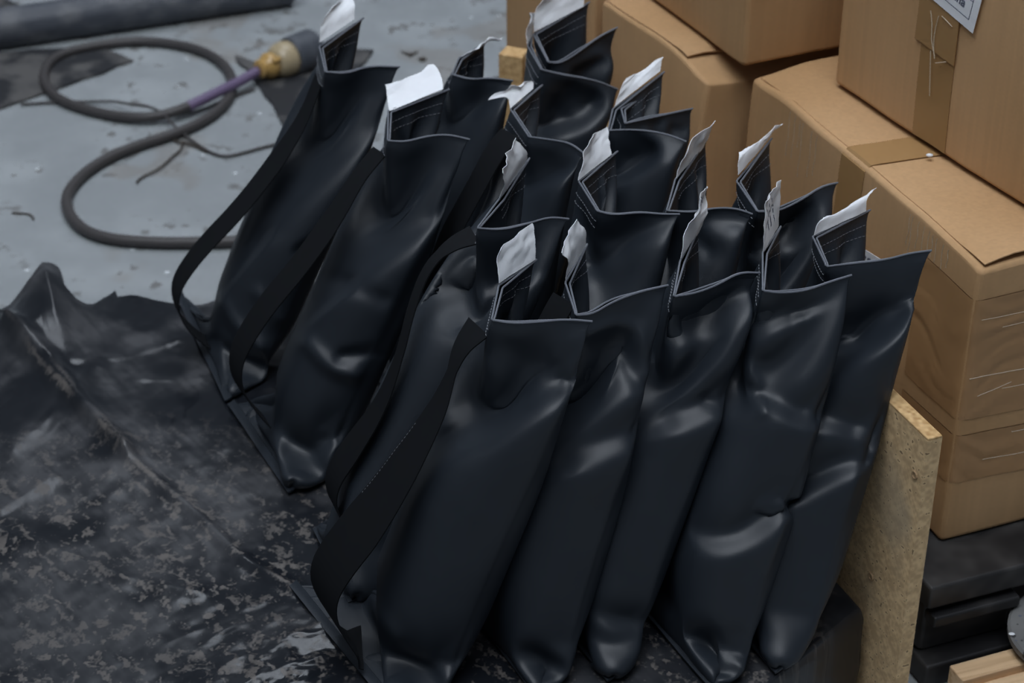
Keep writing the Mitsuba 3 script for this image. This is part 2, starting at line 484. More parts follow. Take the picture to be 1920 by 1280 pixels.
def folded_strip(M, prof, axis, off, width, t=0.0006, key=None):
    """tape: a profile (local points) swept along 'axis' by +-width/2 about off"""
    prof = np.asarray(prof, float)
    ax = np.zeros(3)
    ax[axis] = 1
    prof = resample(prof, 60)
    g = np.stack([prof + ax * (off + width * (k - 0.5)) for k in np.linspace(0, 1, 9)], 1)
    if key:
        g = DEFORM[key](g.reshape(-1, 3)).reshape(g.shape)
    return placed(thick_sheet(g, t), M)


# lower right carton
Pn, Pf = at_z(1831, 487, ZT), at_z(1413, 128, ZT)
Pn_b = at_z(1775, 1055, ZPAL)
P0 = np.array([0.5 * (Pn[0] + Pn_b[0]), 0.5 * (Pn[1] + Pn_b[1])])
P0 = 0.7 * Pn[:2] + 0.3 * Pn_b[:2]
dR = unit(Pf[:2] - Pn[:2])
LR = np.linalg.norm(Pf[:2] - P0)
keyR, MR, d1R, d2R, hR = carton('large cardboard box on the black pallet, taped across its middle, end wrapped in clear tape', P0, dR, LR, 0.40, ZPAL, ZT, crush=[(0, 0.98, 0.05, 0.012), (0.0, 0.0, 0.03, 0.004)])
mid = 0.50 * LR
tz = hR
part(keyR, 'packing_tape', folded_strip(MR, [(-0.0008, 0, 0.06), (-0.0008, 0, tz - 0.02), (-0.0007, 0, tz - 0.006), (0.0008, 0, tz - 0.0008), (0.006, 0, tz + 0.0016), (0.012, 0, tz + 0.0024), (0.39, 0, tz + 0.0024)], 1, mid, 0.05, key=keyR), 'mat_tape', 'brown packing tape across the middle')
# lifted top flap at the near end with the dark corrugated slot under it
fa = np.array([[[x, y, tz + 0.0003 + (0.007 * np.exp(-((x - 0.05) / 0.05) ** 2)) * np.exp(-((y - 0.004) / 0.03) ** 2)] for x in np.linspace(0.007, 0.394, 24)] for y in np.linspace(0.004, mid - 0.004, 12)])
part(keyR, 'flap', placed(thick_sheet(DEFORM[keyR](fa.reshape(-1, 3)).reshape(fa.shape), 0.0012), MR), 'mat_card', smooth=40)
fb = np.array([[[x, y, tz + 0.0001] for x in np.linspace(0.008, 0.394, 10)] for y in np.linspace(mid + 0.003, LR - 0.006, 6)])
part(keyR, 'flap', placed(thick_sheet(DEFORM[keyR](fb.reshape(-1, 3)).reshape(fb.shape), 0.0012), MR), 'mat_card', smooth=40)
# clear tape around the near end
for (za, zb, xa) in ((0.155, 0.30, 0.0), (0.075, 0.135, 0.0)):
    prof = [(-0.0007, 0.10, 0), (-0.0007, 0.006, 0), (0.0012, 0.0012, 0), (0.006, -0.0007, 0), (0.36, -0.0007, 0)]
    part(keyR, 'clear_tape', folded_strip(MR, prof, 2, (za + zb) / 2, zb - za, key=keyR), 'mat_clear_tape', 'clear packing tape wrapped around the end', smooth=60)
rng = np.random.default_rng(3)
for (z, x0, x1) in ((0.2755, 0.004, 0.2), (0.262, 0.03, 0.2), (0.205, 0.0, 0.2), (0.182, 0.012, 0.05), (0.186, 0.04, 0.2), (0.098, 0.03, 0.2), (0.128, 0.06, 0.2)):
    xs = np.linspace(x0, x1, 24)
    p = np.stack([xs + 0.006, -0.0009 + 0 * xs, z + 0.003 * (meshkit.fbm(np.stack([xs * 30, xs * 0 + z * 90, xs * 0], -1), 2) - 0.5) + (x1 < 0.1) * (xs - x0) * 0.25], 1)
    part(keyR, 'tape_wrinkle', placed(tube(DEFORM[keyR](p), 0.0004 + 0.0002 * rng.random(), 5), MR), 'mat_film_streak')
# pulled film streaks over the top edge of the face towards the bags
for y0, y1, k in ((0.33, 0.395, 6), (0.055, 0.13, 9)):
    for y in np.linspace(y0, y1, k) + rng.normal(0, 0.002, k):
        ln = rng.uniform(0.02, 0.07)
        p = np.array([(-0.0002, y + 0.001 * math.sin(9 * a), tz - 0.008 - ln * a) for a in np.linspace(0, 1, 8)])
        part(keyR, 'film_streak', placed(tube(DEFORM[keyR](p), 0.00032, 4), MR), 'mat_film_streak')
# the printed label low on the face towards the bags
fn = -d2R
pL = at_plane(1597, 466, np.append(P0, 0.3) + fn * 0.006, fn)
pr = at_plane(1632, 488, np.append(P0, 0.3) + fn * 0.006, fn)
ex = unit(pr - pL)
ey = np.cross(fn, ex)
pL = pL + ex * 0.032 + ey * 0.010 + fn * 0.002
lm = thick_sheet(np.array([[pL + ex * (-0.05 + 0.088 * b) - ey * (0.06 * (1 - a)) for b in (0, 1)] for a in (0, 1)]), 0.0006)
lk = part(keyR, 'paper_label', lm, 'mat_label', 'white printed label on the side of the box')
tx = meshkit.text_mesh('390', 0.012, 0.0004, bold=True)
part(lk, 'printed_number', placed(tx, frame(pL + fn * 0.0006 - ey * 0.0185 - ex * 0.006, ex, ey, fn)), 'mat_print', smooth=False)

# lower left carton, shorter, dented
Qn = at_z(1318, 128, ZT)
Qf = at_z(1128, -2, ZT)
dQ = unit(Qf[:2] - Qn[:2])
LQ = np.linalg.norm(Qf[:2] - Qn[:2])
keyQ, MQ, d1Q, d2Q, hQ = carton('cardboard box with a crushed corner and split top, behind the back bags', Qn[:2], dQ, LQ, 0.34, ZPAL, ZT, bulge=0.005, crush=[(0.0, 0.02, 0.04, 0.016), (0.12, 0.0, 0.04, 0.012), (0.25, 0.0, 0.05, 0.022)])
fq = np.array([[[x, y, hQ + 0.0006 + 0.006 * np.exp(-((x - 0.03) / 0.03) ** 2 - ((y - 0.05) / 0.02) ** 2) ] for x in np.linspace(0.004, 0.336, 30)] for y in np.linspace(0.045, LQ - 0.006, 14)])
part(keyQ, 'flap', placed(thick_sheet(DEFORM[keyQ](fq.reshape(-1, 3)).reshape(fq.shape), 0.0018), MQ), 'mat_card', smooth=40)
# third lower carton at the far left end of the row
Rn = Qn[:2] + dQ * (LQ + 0.012)
R0 = at_z(1112, 60, ZT)
LF = 0.30
keyF, MF, d1F, d2F, hF = carton('cardboard box at the far end of the row, behind the back bags', Rn + np.array([-0.004, 0.004]), dQ, 0.245, 0.36, ZPAL, ZT, mat='mat_card_warm')
# upper left carton
Un, Uf = at_z(1393, 128, ZT + 0.002), at_z(1220, 0, ZT + 0.002)
dU = unit(Uf[:2] - Un[:2])
keyU, MU, d1U, d2U, hU = carton('cardboard box stacked on the dented box at the back', Un[:2], dU, 0.44, 0.36, ZT + 0.0036, ZT + 0.32, mat='mat_card_warm', bulge=0.007)
# upper right carton with address label
Vf, Vn = at_z(1563, 157, ZT + 0.004), at_z(1920, 390, ZT + 0.004)
dV = unit(Vf[:2] - Vn[:2])
LV = 0.46
V0 = Vf[:2] - dV * LV
keyV, MV, d1V, d2V, hV = carton('large cardboard box on top of the taped box, with a white address label', V0, dV, LV, 0.36, ZT + 0.0036, ZT + 0.34, mat='mat_card', bulge=0.003)
vn = -d2V
fp = np.append(V0, ZT) + vn * 0.0036
inv = np.linalg.inv(MV)
loc = lambda px, py: (inv @ np.append(at_plane(px, py, fp, vn), 1))[:3]
a, b = loc(1718, 150), loc(1786, 150)
yc = (a[1] + b[1]) / 2
wt = abs(a[1] - b[1]) * 0.98
part(keyV, 'packing_tape', folded_strip(MV, [(-0.0008, 0, 0.004), (-0.0008, 0, 0.33)], 1, yc, wt, key=keyV), 'mat_tape', 'brown packing tape down the side')
q0 = loc(1720, 75)
part(keyV, 'packing_tape', panel_on(MV, [(-0.0050, yc - wt * 0.52, q0[2] - 0.004), (-0.0050, yc + wt * 0.66, q0[2] + 0.002), (-0.0048, yc + wt * 0.62, 0.33), (-0.0048, yc - wt * 0.5, 0.33)]), 'mat_tape', 'second layer of brown tape')
for pxs in ([(1745, 20), (1748, 45), (1746, 75), (1752, 105)], [(1760, 30), (1752, 60), (1750, 90), (1752, 110)], [(1745, 95), (1744, 130), (1743, 180)], [(1754, 118), (1766, 117), (1773, 116)], [(1766, 30), (1776, 40), (1785, 50)]):
    g = np.array([at_plane(x, y, fp + vn * 0.0035, vn) for x, y in pxs])
    part(keyV, 'tape_wrinkle', tube(smooth_path(g, 12), 0.0005, 5), 'mat_film_streak')
# address label: corner, bottom edge and right edge read off the face
cB = at_plane(1824, 63, fp + vn * 0.003, vn)
cL = at_plane(1750, 0, fp + vn * 0.003, vn)
ex = unit(cB - cL)
ey = np.cross(vn, ex)
W_, H_ = 0.16, 0.11
org = cB - ex * W_
lm = thick_sheet(np.array([[org + ex * W_ * b + ey * H_ * a for b in (0, 1)] for a in (0, 1)]), 0.0006)
lk = part(keyV, 'paper_label', lm, 'mat_label', 'white address label with black print')


def bar(o, u, w, p0, p1, th, nrm):
    p0, p1 = o + u * p0[0] + w * p0[1], o + u * p1[0] + w * p1[1]
    d = unit(p1 - p0)
    s = np.cross(nrm, d) * th / 2
    g = np.array([[p0 - s, p1 - s], [p0 + s, p1 + s]])
    return thick_sheet(g, 0.0003)


up = vn * 0.0006
o2 = org + up
part(lk, 'printed_border', trimesh.util.concatenate([bar(o2, ex, ey, (0.01, 0.0105), (W_ - 0.0105, 0.0105), 0.0007, vn), bar(o2, ex, ey, (W_ - 0.0105, 0.0105), (W_ - 0.0105, 0.1), 0.0007, vn), bar(o2, ex, ey, (0.01, 0.031), (W_ - 0.0105, 0.031), 0.0005, vn)]), 'mat_print', smooth=False)
tm = meshkit.text_mesh('China', 0.0088, 0.0003, bold=True)
tw = tm.bounds[1][0]
part(lk, 'printed_word', placed(tm, frame(o2 + ex * (W_ - 0.0215 - tw) + ey * 0.0185, ex, ey, vn)), 'mat_print', smooth=False)
# white foam chip on the taped box
q = at_z(1743, 291, ZT + 0.006)
fc = trimesh.creation.icosphere(2, 0.0032)
fc.apply_scale([1.2, 0.9, 0.6])
fc.apply_translation(q)
solo('foam_chip', 'tiny white foam chip lying on the taped cardboard box', 'chip', fc, 'mat_label')

# ---------------------------------------------------------------- black pallet under the cartons
pk = thing('black_pallet', 'black plastic pallet carrying the cardboard boxes', 'pallet')
Pc = at_z(1745, 1103, ZPAL)
MPal = frame([Pc[0], Pc[1], 0], d2R, d1R)
L1, W1 = 1.35, 0.62
deck = rbox(W1, L1, 0.03, 0.004)
part(pk, 'deck', placed(placed(deck, frame([0, 0, ZPAL - 0.0305], [1, 0, 0], [0, 1, 0])), MPal), 'mat_pallet')
part(pk, 'lip', placed(placed(rbox(0.105, 0.02, 0.014, 0.003), frame([0.006, -0.006, ZPAL - 0.052], [1, 0, 0], [0, 1, 0])), MPal), 'mat_pallet')
for y in (0.0, 0.64, 1.24):
    for x in (0.0, 0.26, 0.51):
        part(pk, 'block', placed(placed(rbox(0.11, 0.11, 0.068, 0.006), frame([x + 0.004, y + 0.012, 0.03], [1, 0, 0], [0, 1, 0])), MPal), 'mat_pallet')
for x in (0.0, 0.26, 0.5):
    part(pk, 'runner', placed(placed(rbox(0.12, L1 + 0.02, 0.03, 0.004), frame([x, -0.012, 0.0005], [1, 0, 0], [0, 1, 0])), MPal), 'mat_pallet')
part(pk, 'runner', placed(placed(rbox(0.55, 0.02, 0.052, 0.004), frame([0.006, 0.022, 0.03], [1, 0, 0], [0, 1, 0])), MPal), 'mat_pallet')

# ---------------------------------------------------------------- chipboard between bags and cartons
bk = thing('chipboard', 'tan chipboard panel standing on edge between the black bags and the cardboard boxes', 'board')
ZB = 0.358
B0 = at_z(1740, 826, ZB)
B1 = at_z(984, 98, ZB)
dB = unit(np.append((B1 - B0)[:2], 0))
d2B = np.array([dB[1], -dB[0], 0])
LB = np.linalg.norm((B1 - B0)[:2])
outline = Polygon([(0, 0), (LB, 0), (LB, ZB), (0.0, ZB), (-0.001, 0.222), (0.0035, 0.218), (0.0035, 0.12), (-0.001, 0.115)])
bm = trimesh.creation.extrude_polygon(Polygon([(0, 0), (LB, 0), (LB, ZB - 0.0015), (0, ZB - 0.0015)]), 0.016, engine='earcut')
Mb = np.eye(4)
Mb[:3, 0], Mb[:3, 1], Mb[:3, 2], Mb[:3, 3] = dB, [0, 0, 1], d2B, [B0[0], B0[1], 0.001]
bm = bm.subdivide_to_size(0.02)
bm.vertices += (meshkit.fbm(np.asarray(bm.vertices) * 60, 2)[:, None] - 0.5) * 0.0012
part(bk, 'panel', placed(bm, Mb), 'mat_chipboard', smooth=30)
part(bk, 'sawn_edge', placed(placed(rbox(LB, 0.003, 0.016, 0.001), frame([0, ZB - 0.002, 0], [1, 0, 0], [0, 1, 0])), Mb), 'mat_chip_top', 'raw sawn top edge')
for (px, py) in ((1716, 890), (1634, 1080)):
    c = at_plane(px, py, B0, -d2B) - d2B * 0.0005
    hole = lathe([(0, 0.0001), (0, 0.0024), (-0.0012, 0.0030), (-0.0012, 0.0042), (0.0004, 0.0050)], c, d2B, 10)
    part(bk, 'screw_hole', hole, 'mat_card_edge', 'torn screw hole')


# ---------------------------------------------------------------- the black bags
# Each bag is a flat sewn tube of coated fabric, filled in its lower part, standing on its bottom seam; the empty top is folded in a Z.
# F, R: ends of the front fold at the mouth, B: back of the narrow side, T: end of the back fold, tip: front end of the bottom seam (pixels read from the photo)
BAGS = {
    'a': dict(F=(610, 135), R=(750, 126), B=(599, 88), T=(682, 34), tip=(428, 745), tail=(337, 552), hx=.056, hy=.095),
    'b': dict(F=(727, 264), R=(881, 262), B=(728, 208), T=(843, 168), tip=(545, 917), seam=(-.085, .17), hx=.058, hy=.09),
    'c': dict(F=(848, 140), R=(962, 152), B=(860, 110), T=(911, 80), tip=None, d=(-.10, -.13), hx=.05, hy=.085),
    'd': dict(F=(992, 257), R=(1095, 288), B=(957, 205), T=(1017, 160), tip=None, d=(-.135, -.13), hx=.062, hy=.085),
    'e': dict(F=(1028, 117), R=(1158, 52), B=(1000, 64), T=(1106, 4), tip=None, d=(-.06, -.10), hx=.045, hy=.06),
    'p': dict(F=(1015, 131), R=(1159, 168), B=(989, 86), T=(999, 66), tip=None, d=(-.09, -.13), hx=.042, hy=.07),
    'f': dict(F=(1140, 245), R=(1287, 266), B=(1149, 205), T=(1246, 135), tip=None, d=(-.08, -.14), hx=.045, hy=.08),
    'r': dict(F=(1172, 232), R=(1299, 204), B=(1165, 205), T=(1205, 180), tip=None, d=(-.07, -.12), hx=.04, hy=.06),
    'g': dict(F=(895, 428), R=(1067, 411), B=(937, 372), T=(993, 297), tip=None, d=(-.175, -.15), seam=(-.045, .12), hx=.054, hy=.09),
    'h': dict(F=(1120, 396), R=(1275, 402), B=(1085, 340), T=(1158, 284), tip=None, d=(-.10, -.15), hx=.045, hy=.085),
    'i': dict(F=(1250, 395), R=(1411, 402), B=(1266, 337), T=(1326, 261), tip=None, d=(-.09, -.15), hx=.042, hy=.085),
    'j': dict(F=(1420, 397), R=(1571, 343), B=(1381, 340), T=(1447, 260), tip=None, d=(-.09, -.14), hx=.045, hy=.08),
    'k': dict(F=(922, 600), R=(1111, 603), B=(935, 536), T=(1006, 487), tip=(735, 1320), sx=0.012, tail=(552, 1097), hx=.060, hy=.10),
    'l': dict(F=(1080, 591), R=(1253, 535), B=(1060, 530), T=(1101, 458), tip=(1010, 1300), seam=(-.09, .18), hx=.052, hy=.09),
    'm': dict(F=(1263, 556), R=(1425, 512), B=(1275, 490), T=(1313, 420), tip=(1142, 1268), seam=(-.09, .18), hx=.044, hy=.09),
    'n': dict(F=(1430, 545), R=(1597, 516), B=(1430, 474), T=(1464, 425), tip=(1340, 1288), seam=(-.09, .18), hx=.050, hy=.09),
    'o': dict(F=(1550, 500), R=(1747, 470), B=(1524, 444), T=(1632, 394), tip=(1456, 1252), seam=(-.08, .17), hx=.050, hy=.085),
}
ZTOP = 0.48


def near_on_ray(px, py, p, dist):
    """the point on the pixel's ray at 'dist' from p (the farther one), else the nearest"""
    d = unit(ray(px, py))
    w = EYE - p
    b, c = d @ w, w @ w - dist * dist
    disc = b * b - c
    if disc <= 0:
        return EYE - d * b
    return EYE + d * (-b + math.sqrt(disc))


def corner(px, py, p, dmax):
    q = at_z(px, py, ZTOP)
    return q if np.linalg.norm(q - p) <= dmax else near_on_ray(px, py, p, dmax)


for k, b in BAGS.items():
    b['pF'] = at_z(*b['F'], ZTOP)
    b['pR'] = corner(*b['R'], b['pF'], 0.100)
    b['pB'] = corner(*b['B'], b['pF'], 0.060)
    b['pT'] = corner(*b['T'], b['pB'], 0.085)
    ct = 0.5 * (b['pF'] + b['pR'])
    if b.get('tip'):
        b['p0'] = at_z(*b['tip'], ZP + 0.004)
    else:
        b['p0'] = np.array([ct[0] + b['d'][0], ct[1] + b['d'][1], ZP + 0.004])
    if b.get('tail'):
        b['p1'] = at_z(*b['tail'], ZP + 0.004)
    else:
        s = b.get('seam', (-.08, .16))
        b['p1'] = b['p0'] + np.array([s[0], s[1], 0]) * min(1, b['hy'] / 0.085)

# the wavy line of the front rim between F and R
RIMS = {
    'a': [(650, 139), (690, 124)],
    'b': [(760, 267), (800, 256), (838, 252)],
    'c': [(880, 150), (920, 146)],
    'd': [(1030, 262), (1068, 268)],
    'e': [(1050, 120), (1085, 98), (1125, 68)],
    'p': [(1053, 141), (1114, 150)],
    'f': [(1190, 243), (1245, 250)],
    'g': [(940, 432), (990, 420), (1030, 407)],
    'h': [(1150, 404), (1200, 398), (1240, 402)],
    'i': [(1300, 399), (1340, 390), (1380, 391)],
    'j': [(1455, 398), (1500, 377), (1540, 350)],
    'k': [(960, 607), (1010, 604), (1060, 599)],
    'l': [(1110, 590), (1150, 565), (1200, 547)],
    'm': [(1300, 551), (1345, 535), (1385, 511)],
    'n': [(1460, 550), (1510, 546), (1555, 529)],
    'o': [(1600, 494), (1660, 488), (1705, 475)],
}
for k, b in BAGS.items():
    b['rimF'] = [b['pF']] + [at_t(x, y, depth(b['pF']) + (depth(b['pR']) - depth(b['pF'])) * (x - b['F'][0]) / (b['R'][0] - b['F'][0])) for x, y in RIMS.get(k, [])] + [b['pR']]
NAMES = list(BAGS)
NU0, NV0 = 48, 38


def split_counts(lens, n):
    c = np.maximum(1, np.round(np.array(lens) / sum(lens) * n).astype(int))
    c[-1] += n - c.sum()
    return c


def poly_points(pts, counts):
    out = []
    for a, b, c in zip(pts[:-1], pts[1:], counts):
        out.append(a + (b - a) * (np.arange(c) / c)[:, None])
    return np.vstack(out)


def initial(b, NU, NV):
    """the undeformed loft: bottom seam -> rounded block -> Z-folded mouth"""
    F, R, B, Tp = b['pF'], b['pR'], b['pB'], b['pT']
    hn = NU // 2
    cnt = split_counts([np.linalg.norm(B - Tp), np.linalg.norm(F - B), np.linalg.norm(R - F)], hn)
    fr = smooth_path(np.array(b['rimF']), cnt[2] + 1)
    outer = np.vstack([poly_points([Tp, B, F], cnt[:2]), fr[:-1]])
    # inner layer: a little inside the Z, with a lens-shaped gap along the front fold
    axis_up = unit(0.25 * (F + R + B + Tp) - 0.5 * (b['p0'] + b['p1']))
    def offs(p, q):
        return unit(np.cross(axis_up, q - p))
    nTB, nBF, nFR = offs(Tp, B), offs(B, F), offs(F, R)
    g = 0.0022
    Fi, Bi = F + (nBF + nFR) * g, B + (nBF + nTB) * g
    fri = fr + np.linspace(1, 0, len(fr))[:, None] * (Fi - F) + nFR * g * 0.5 * np.sin(np.linspace(0, np.pi, len(fr)))[:, None]
    inner = np.vstack([fri[:0:-1], poly_points([Fi, Bi, Tp], cnt[1::-1])])
    rim = np.vstack([outer, inner])
    s = np.linspace(0, 1, cnt[2] + 1)
    lens = (np.sin(np.pi * np.clip(s * 1.6, 0, 1)) * 0.004 * b.get('gape', 1.0))
    for q in range(cnt[2]):
        j = hn + (cnt[2] - q)
        if q > 0:
            rim[j] += nFR * lens[q]
    # bottom
    p0, p1 = b['p0'], b['p1']
    e2s = unit(np.array([p1[0] - p0[0], p1[1] - p0[1], 0]))
    e1 = unit(unit(np.array([R[0] - F[0], R[1] - F[1], 0])) + np.array([1.0, 0, 0]))
    e2 = np.array([-e1[1], e1[0], 0])
    iB, iF = cnt[0], cnt[0] + cnt[1]
    i = np.arange(hn)
    so = np.interp(i, [0, iB, iF, hn], [0, .33, .67, 1.0])
    so_in = np.interp(np.arange(hn), [0, hn], [0, 1])
    def block(hx, hy):
        # outer: RB -> LB -> LF -> RF ; inner RF -> RB
        o = np.stack([np.interp(so, [0, .33, .67, 1], [0.1 * hx, -hx, -hx, hx]), np.interp(so, [0, .33, .67, 1], [hy, hy, -hy, -hy])], 1)
        kr = 2 * hy / (2 * hy + 0.9 * hx)
        n_ = np.stack([np.interp(so_in, [0, kr, 1], [hx, hx, 0.1 * hx]), np.interp(so_in, [0, kr, 1], [-hy, hy, hy])], 1)
        q = np.vstack([o, n_])
        for _ in range(max(1, NU // 22)):
            q = 0.5 * q + 0.25 * (np.roll(q, 1, 0) + np.roll(q, -1, 0))
        return q
    cb = 0.5 * (p0 + p1)
    cbody = p0 + e2 * b['hy'] * 0.75 + e1 * b.get('sx', 0.0)
    ctop = 0.5 * (F + R) + e2 * 0.03
    X = np.zeros((NV, NU, 3))
    ease = lambda a, d, x: (lambda t: t * t * (3 - 2 * t))(min(1, max(0, (x - a) / (d - a))))
    hs = 0.5 * np.linalg.norm(p1 - p0)
    for r in range(NV):
        v = r / (NV - 1)
        c = cbody + (ctop - cbody) * v
        c = c + (cb - cbody) * (1 - ease(0, .2, v))
        e2v = unit(e2s * (1 - ease(0, .25, v)) + e2 * ease(0, .25, v))
        e1v = np.array([e2v[1], -e2v[0], 0])
        wx = b['hx'] * (0.03 + 0.97 * ease(0, .34, v))
        hy = b['hy'] * 0.56
        wy = hs + (hy - hs) * ease(0.0, .2, v)
        q = block(wx * (1 - 0.1 * v), wy * (1 - 0.25 * ease(.4, .9, v)))
        mid = c + q[:, :1] * e1v + q[:, 1:] * e2v
        t = ease(.64, .95, v)
        toprow = rim + axis_up * (-(1 - v) * np.linalg.norm(ctop - cb))
        X[r] = mid * (1 - t) + toprow * t
    X[-1] = rim
    L = np.linalg.norm(ctop - cb)
    X[-2] = rim - axis_up * L / (NV - 1)
    X[:, :, 2] = np.maximum(X[:, :, 2], ZP + 0.003)
    return X, cnt, e1, e2, L, cbody, ctop


def separate(X, gap):
    """keeps the inner layer on the inner side of the outer one (each vertex against the one mirrored across the flat tube)"""
    nu = X.shape[-2]
    hn = nu // 2
    o = np.arange(1, hn)
    i = nu - o
    gu = np.roll(X, -1, -2) - np.roll(X, 1, -2)
    gv = np.empty_like(X)
    gv[..., 1:-1, :, :] = X[..., 2:, :, :] - X[..., :-2, :, :]
    gv[..., 0, :, :], gv[..., -1, :, :] = gv[..., 1, :, :], gv[..., -2, :, :]
    n = np.cross(gu, gv)[..., o, :]
    n /= np.linalg.norm(n, axis=-1, keepdims=True) + 1e-9
    for _ in range(2):
        n = 0.5 * n + 0.25 * np.roll(n, 1, -2) + 0.25 * np.roll(n, -1, -2)
        n[..., 0, :], n[..., -1, :] = n[..., 1, :], n[..., -2, :]
    g = ((X[..., o, :] - X[..., i, :]) * n).sum(-1)
    c = np.clip(gap - g, 0, 0.01)[..., None] * n * 0.5
    taper = np.minimum(1, np.minimum(o, hn - o) / 3.0)[:, None]
    X = X.copy()
    X[..., o, :] += c * taper
    X[..., i, :] -= c * taper
    return X.astype(np.float32)


def simulate():
    """relaxes all bags as inflated cloth (position based), so that the fabric buckles and creases"""
    out = {}
    st = [initial(BAGS[k], NU0, NV0) for k in NAMES]
    X = np.stack([s[0] for s in st]).astype(np.float32)
    E1 = np.stack([s[2] for s in st])[:, None, None].astype(np.float32)
    E2 = np.stack([s[3] for s in st])[:, None, None].astype(np.float32)
    L = np.array([s[4] for s in st])
    CB, CT = np.stack([s[5] for s in st])[:, None, None], np.stack([s[6] for s in st])[:, None, None]
    HX = np.array([BAGS[k]['hx'] for k in NAMES])[:, None, None]
    HY = np.array([BAGS[k]['hy'] for k in NAMES])[:, None, None]
    HS = np.array([0.5 * np.linalg.norm(BAGS[k]['p1'] - BAGS[k]['p0']) for k in NAMES])[:, None, None]
    for q in range(len(NAMES)):      # irregular filling: gentle lumps to start the folds from
        nz = np.stack([meshkit.fbm(X[q] * np.array([14, 14, 24]) + 31 * q + 7 * c, 2, 3) - 0.5 for c in range(3)], -1)
        X[q, 2:-2] += (nz * 0.022 * np.clip((0.97 - np.linspace(0, 1, NV0)) / 0.2, 0, 1)[:, None, None])[2:-2].astype(np.float32)
    wid = np.array([max(0.195, np.linalg.norm(BAGS[k]['pR'] - BAGS[k]['pF']) + np.linalg.norm(BAGS[k]['pB'] - BAGS[k]['pF']) + np.linalg.norm(BAGS[k]['pT'] - BAGS[k]['pB'])) for k in NAMES])
    wid = np.clip(wid, 0.195, 0.215)
    for level, (steps, passes) in enumerate(((150, 4), (60, 4))):
        nb, NV, NU, _ = X.shape
        ru = (2 * wid / NU).astype(np.float32)[:, None, None]
        rv = (L * 1.06 / (NV - 1)).astype(np.float32)[:, None, None]
        rd = np.sqrt(ru ** 2 + rv ** 2)
        vv = np.linspace(0, 1, NV).astype(np.float32)[None, :, None]
        press = (1 - np.clip((vv - 0.66) / 0.10, 0, 1)) * (1.1 - 0.35 * vv) * np.clip((vv - 0.03) / 0.2, 0, 1)
        V = np.zeros_like(X)
        pinT, pinB = X[:, -2:].copy(), X[:, :1].copy()
        sc = 0.5 ** level
        for it in range(steps):
            du = np.roll(X, -1, 2) - np.roll(X, 1, 2)
            dv = np.empty_like(X)
            dv[:, 1:-1] = X[:, 2:] - X[:, :-2]
            dv[:, 0], dv[:, -1] = X[:, 1] - X[:, 0], X[:, -1] - X[:, -2]
            n = np.cross(du, dv)
            n /= np.linalg.norm(n, axis=-1, keepdims=True) + 1e-9
            old = X.copy()
            a = n * (press[..., None] * 1.2e-4 * sc)
            a[..., 2] -= 0.5e-4 * sc
            V = 0.86 * V + a
            X = X + V
            for ps in range(passes):
                for (A, Bv, r) in (((slice(0, None, 2)), (slice(1, None, 2)), ru),):
                    pa, pb = X[:, :, 0::2], X[:, :, 1::2]
                    d = pb - pa
                    l = np.sqrt((d * d).sum(-1)) + 1e-9
                    c = d * (0.5 * (l - ru) / l)[..., None]
                    pa += c
                    pb -= c
                pa, pb = X[:, :, 1::2], X[:, :, 0::2]
                d = np.roll(pb, -1, 2) - pa
                l = np.sqrt((d * d).sum(-1)) + 1e-9
                c = d * (0.5 * (l - ru) / l)[..., None]
                pa += c
                pb -= np.roll(c, 1, 2)
                for o in (0, 1):
                    m_ = (NV - o) // 2 * 2
                    pa, pb = X[:, o:o + m_:2], X[:, o + 1:o + m_:2]
                    d = pb - pa
                    l = np.sqrt((d * d).sum(-1)) + 1e-9
                    c = d * (0.5 * (l - rv) / l)[..., None]
                    pa += c
                    pb -= c
                for sh in (1, -1):
                    pb = np.roll(X, -sh, 2)
                    d = pb[:, 1:] - X[:, :-1]
                    l = np.sqrt((d * d).sum(-1)) + 1e-9
                    c = d * (0.10 * (l - rd) / l)[..., None]
                    X[:, :-1] += c
                    X[:, 1:] -= np.roll(c, sh, 2)
                # bending
                kb = 0.06 if level == 0 else 0.20
                lap = np.zeros_like(X)
                lap[:, 1:-1] = 0.25 * (X[:, 2:] + X[:, :-2] + np.roll(X, 1, 2)[:, 1:-1] + np.roll(X, -1, 2)[:, 1:-1]) - X[:, 1:-1]
                l2 = np.zeros_like(X)
                l2[:, 1:-1] = 0.25 * (lap[:, 2:] + lap[:, :-2] + np.roll(lap, 1, 2)[:, 1:-1] + np.roll(lap, -1, 2)[:, 1:-1]) - lap[:, 1:-1]
                X -= kb * 2 * l2
                # the two layers do not pass through one another
                if ps % 2 == 1:
                    X = separate(X, 0.0035)
                # neighbours: the bag keeps to its slot
                zc = np.clip((X[..., 2:] - CB[..., 2:]) / (CT[..., 2:] - CB[..., 2:]), 0, 1)
                rel = X - (CB + (CT - CB) * zc)
                q1, q2 = (rel * E1).sum(-1), (rel * E2).sum(-1)
                low = (vv < 0.8)
                hxv = HX * (0.04 + 0.96 * np.clip(vv / 0.28, 0, 1) ** 0.7)
                hyv = HS + (HY * 0.60 - HS) * np.clip(vv / 0.16, 0, 1)
                loww = np.clip(vv / 0.16, 0, 1)
                hyv, hxv = hyv + (1 - loww) * 0.05, hxv + (1 - loww) * 0.06
                d1 = np.where(low, np.clip(q1, -hxv, hxv) - q1, 0)
                d2 = np.where(low, np.clip(q2, -hyv, hyv) - q2, 0)
                X = (X + 0.7 * d1[..., None] * E1 + 0.7 * d2[..., None] * E2).astype(np.float32)
                X[..., 2] = np.maximum(X[..., 2], ZP + 0.0025)
                X[:, -2:] = pinT
                X[:, :1] = pinB
            V = X - old
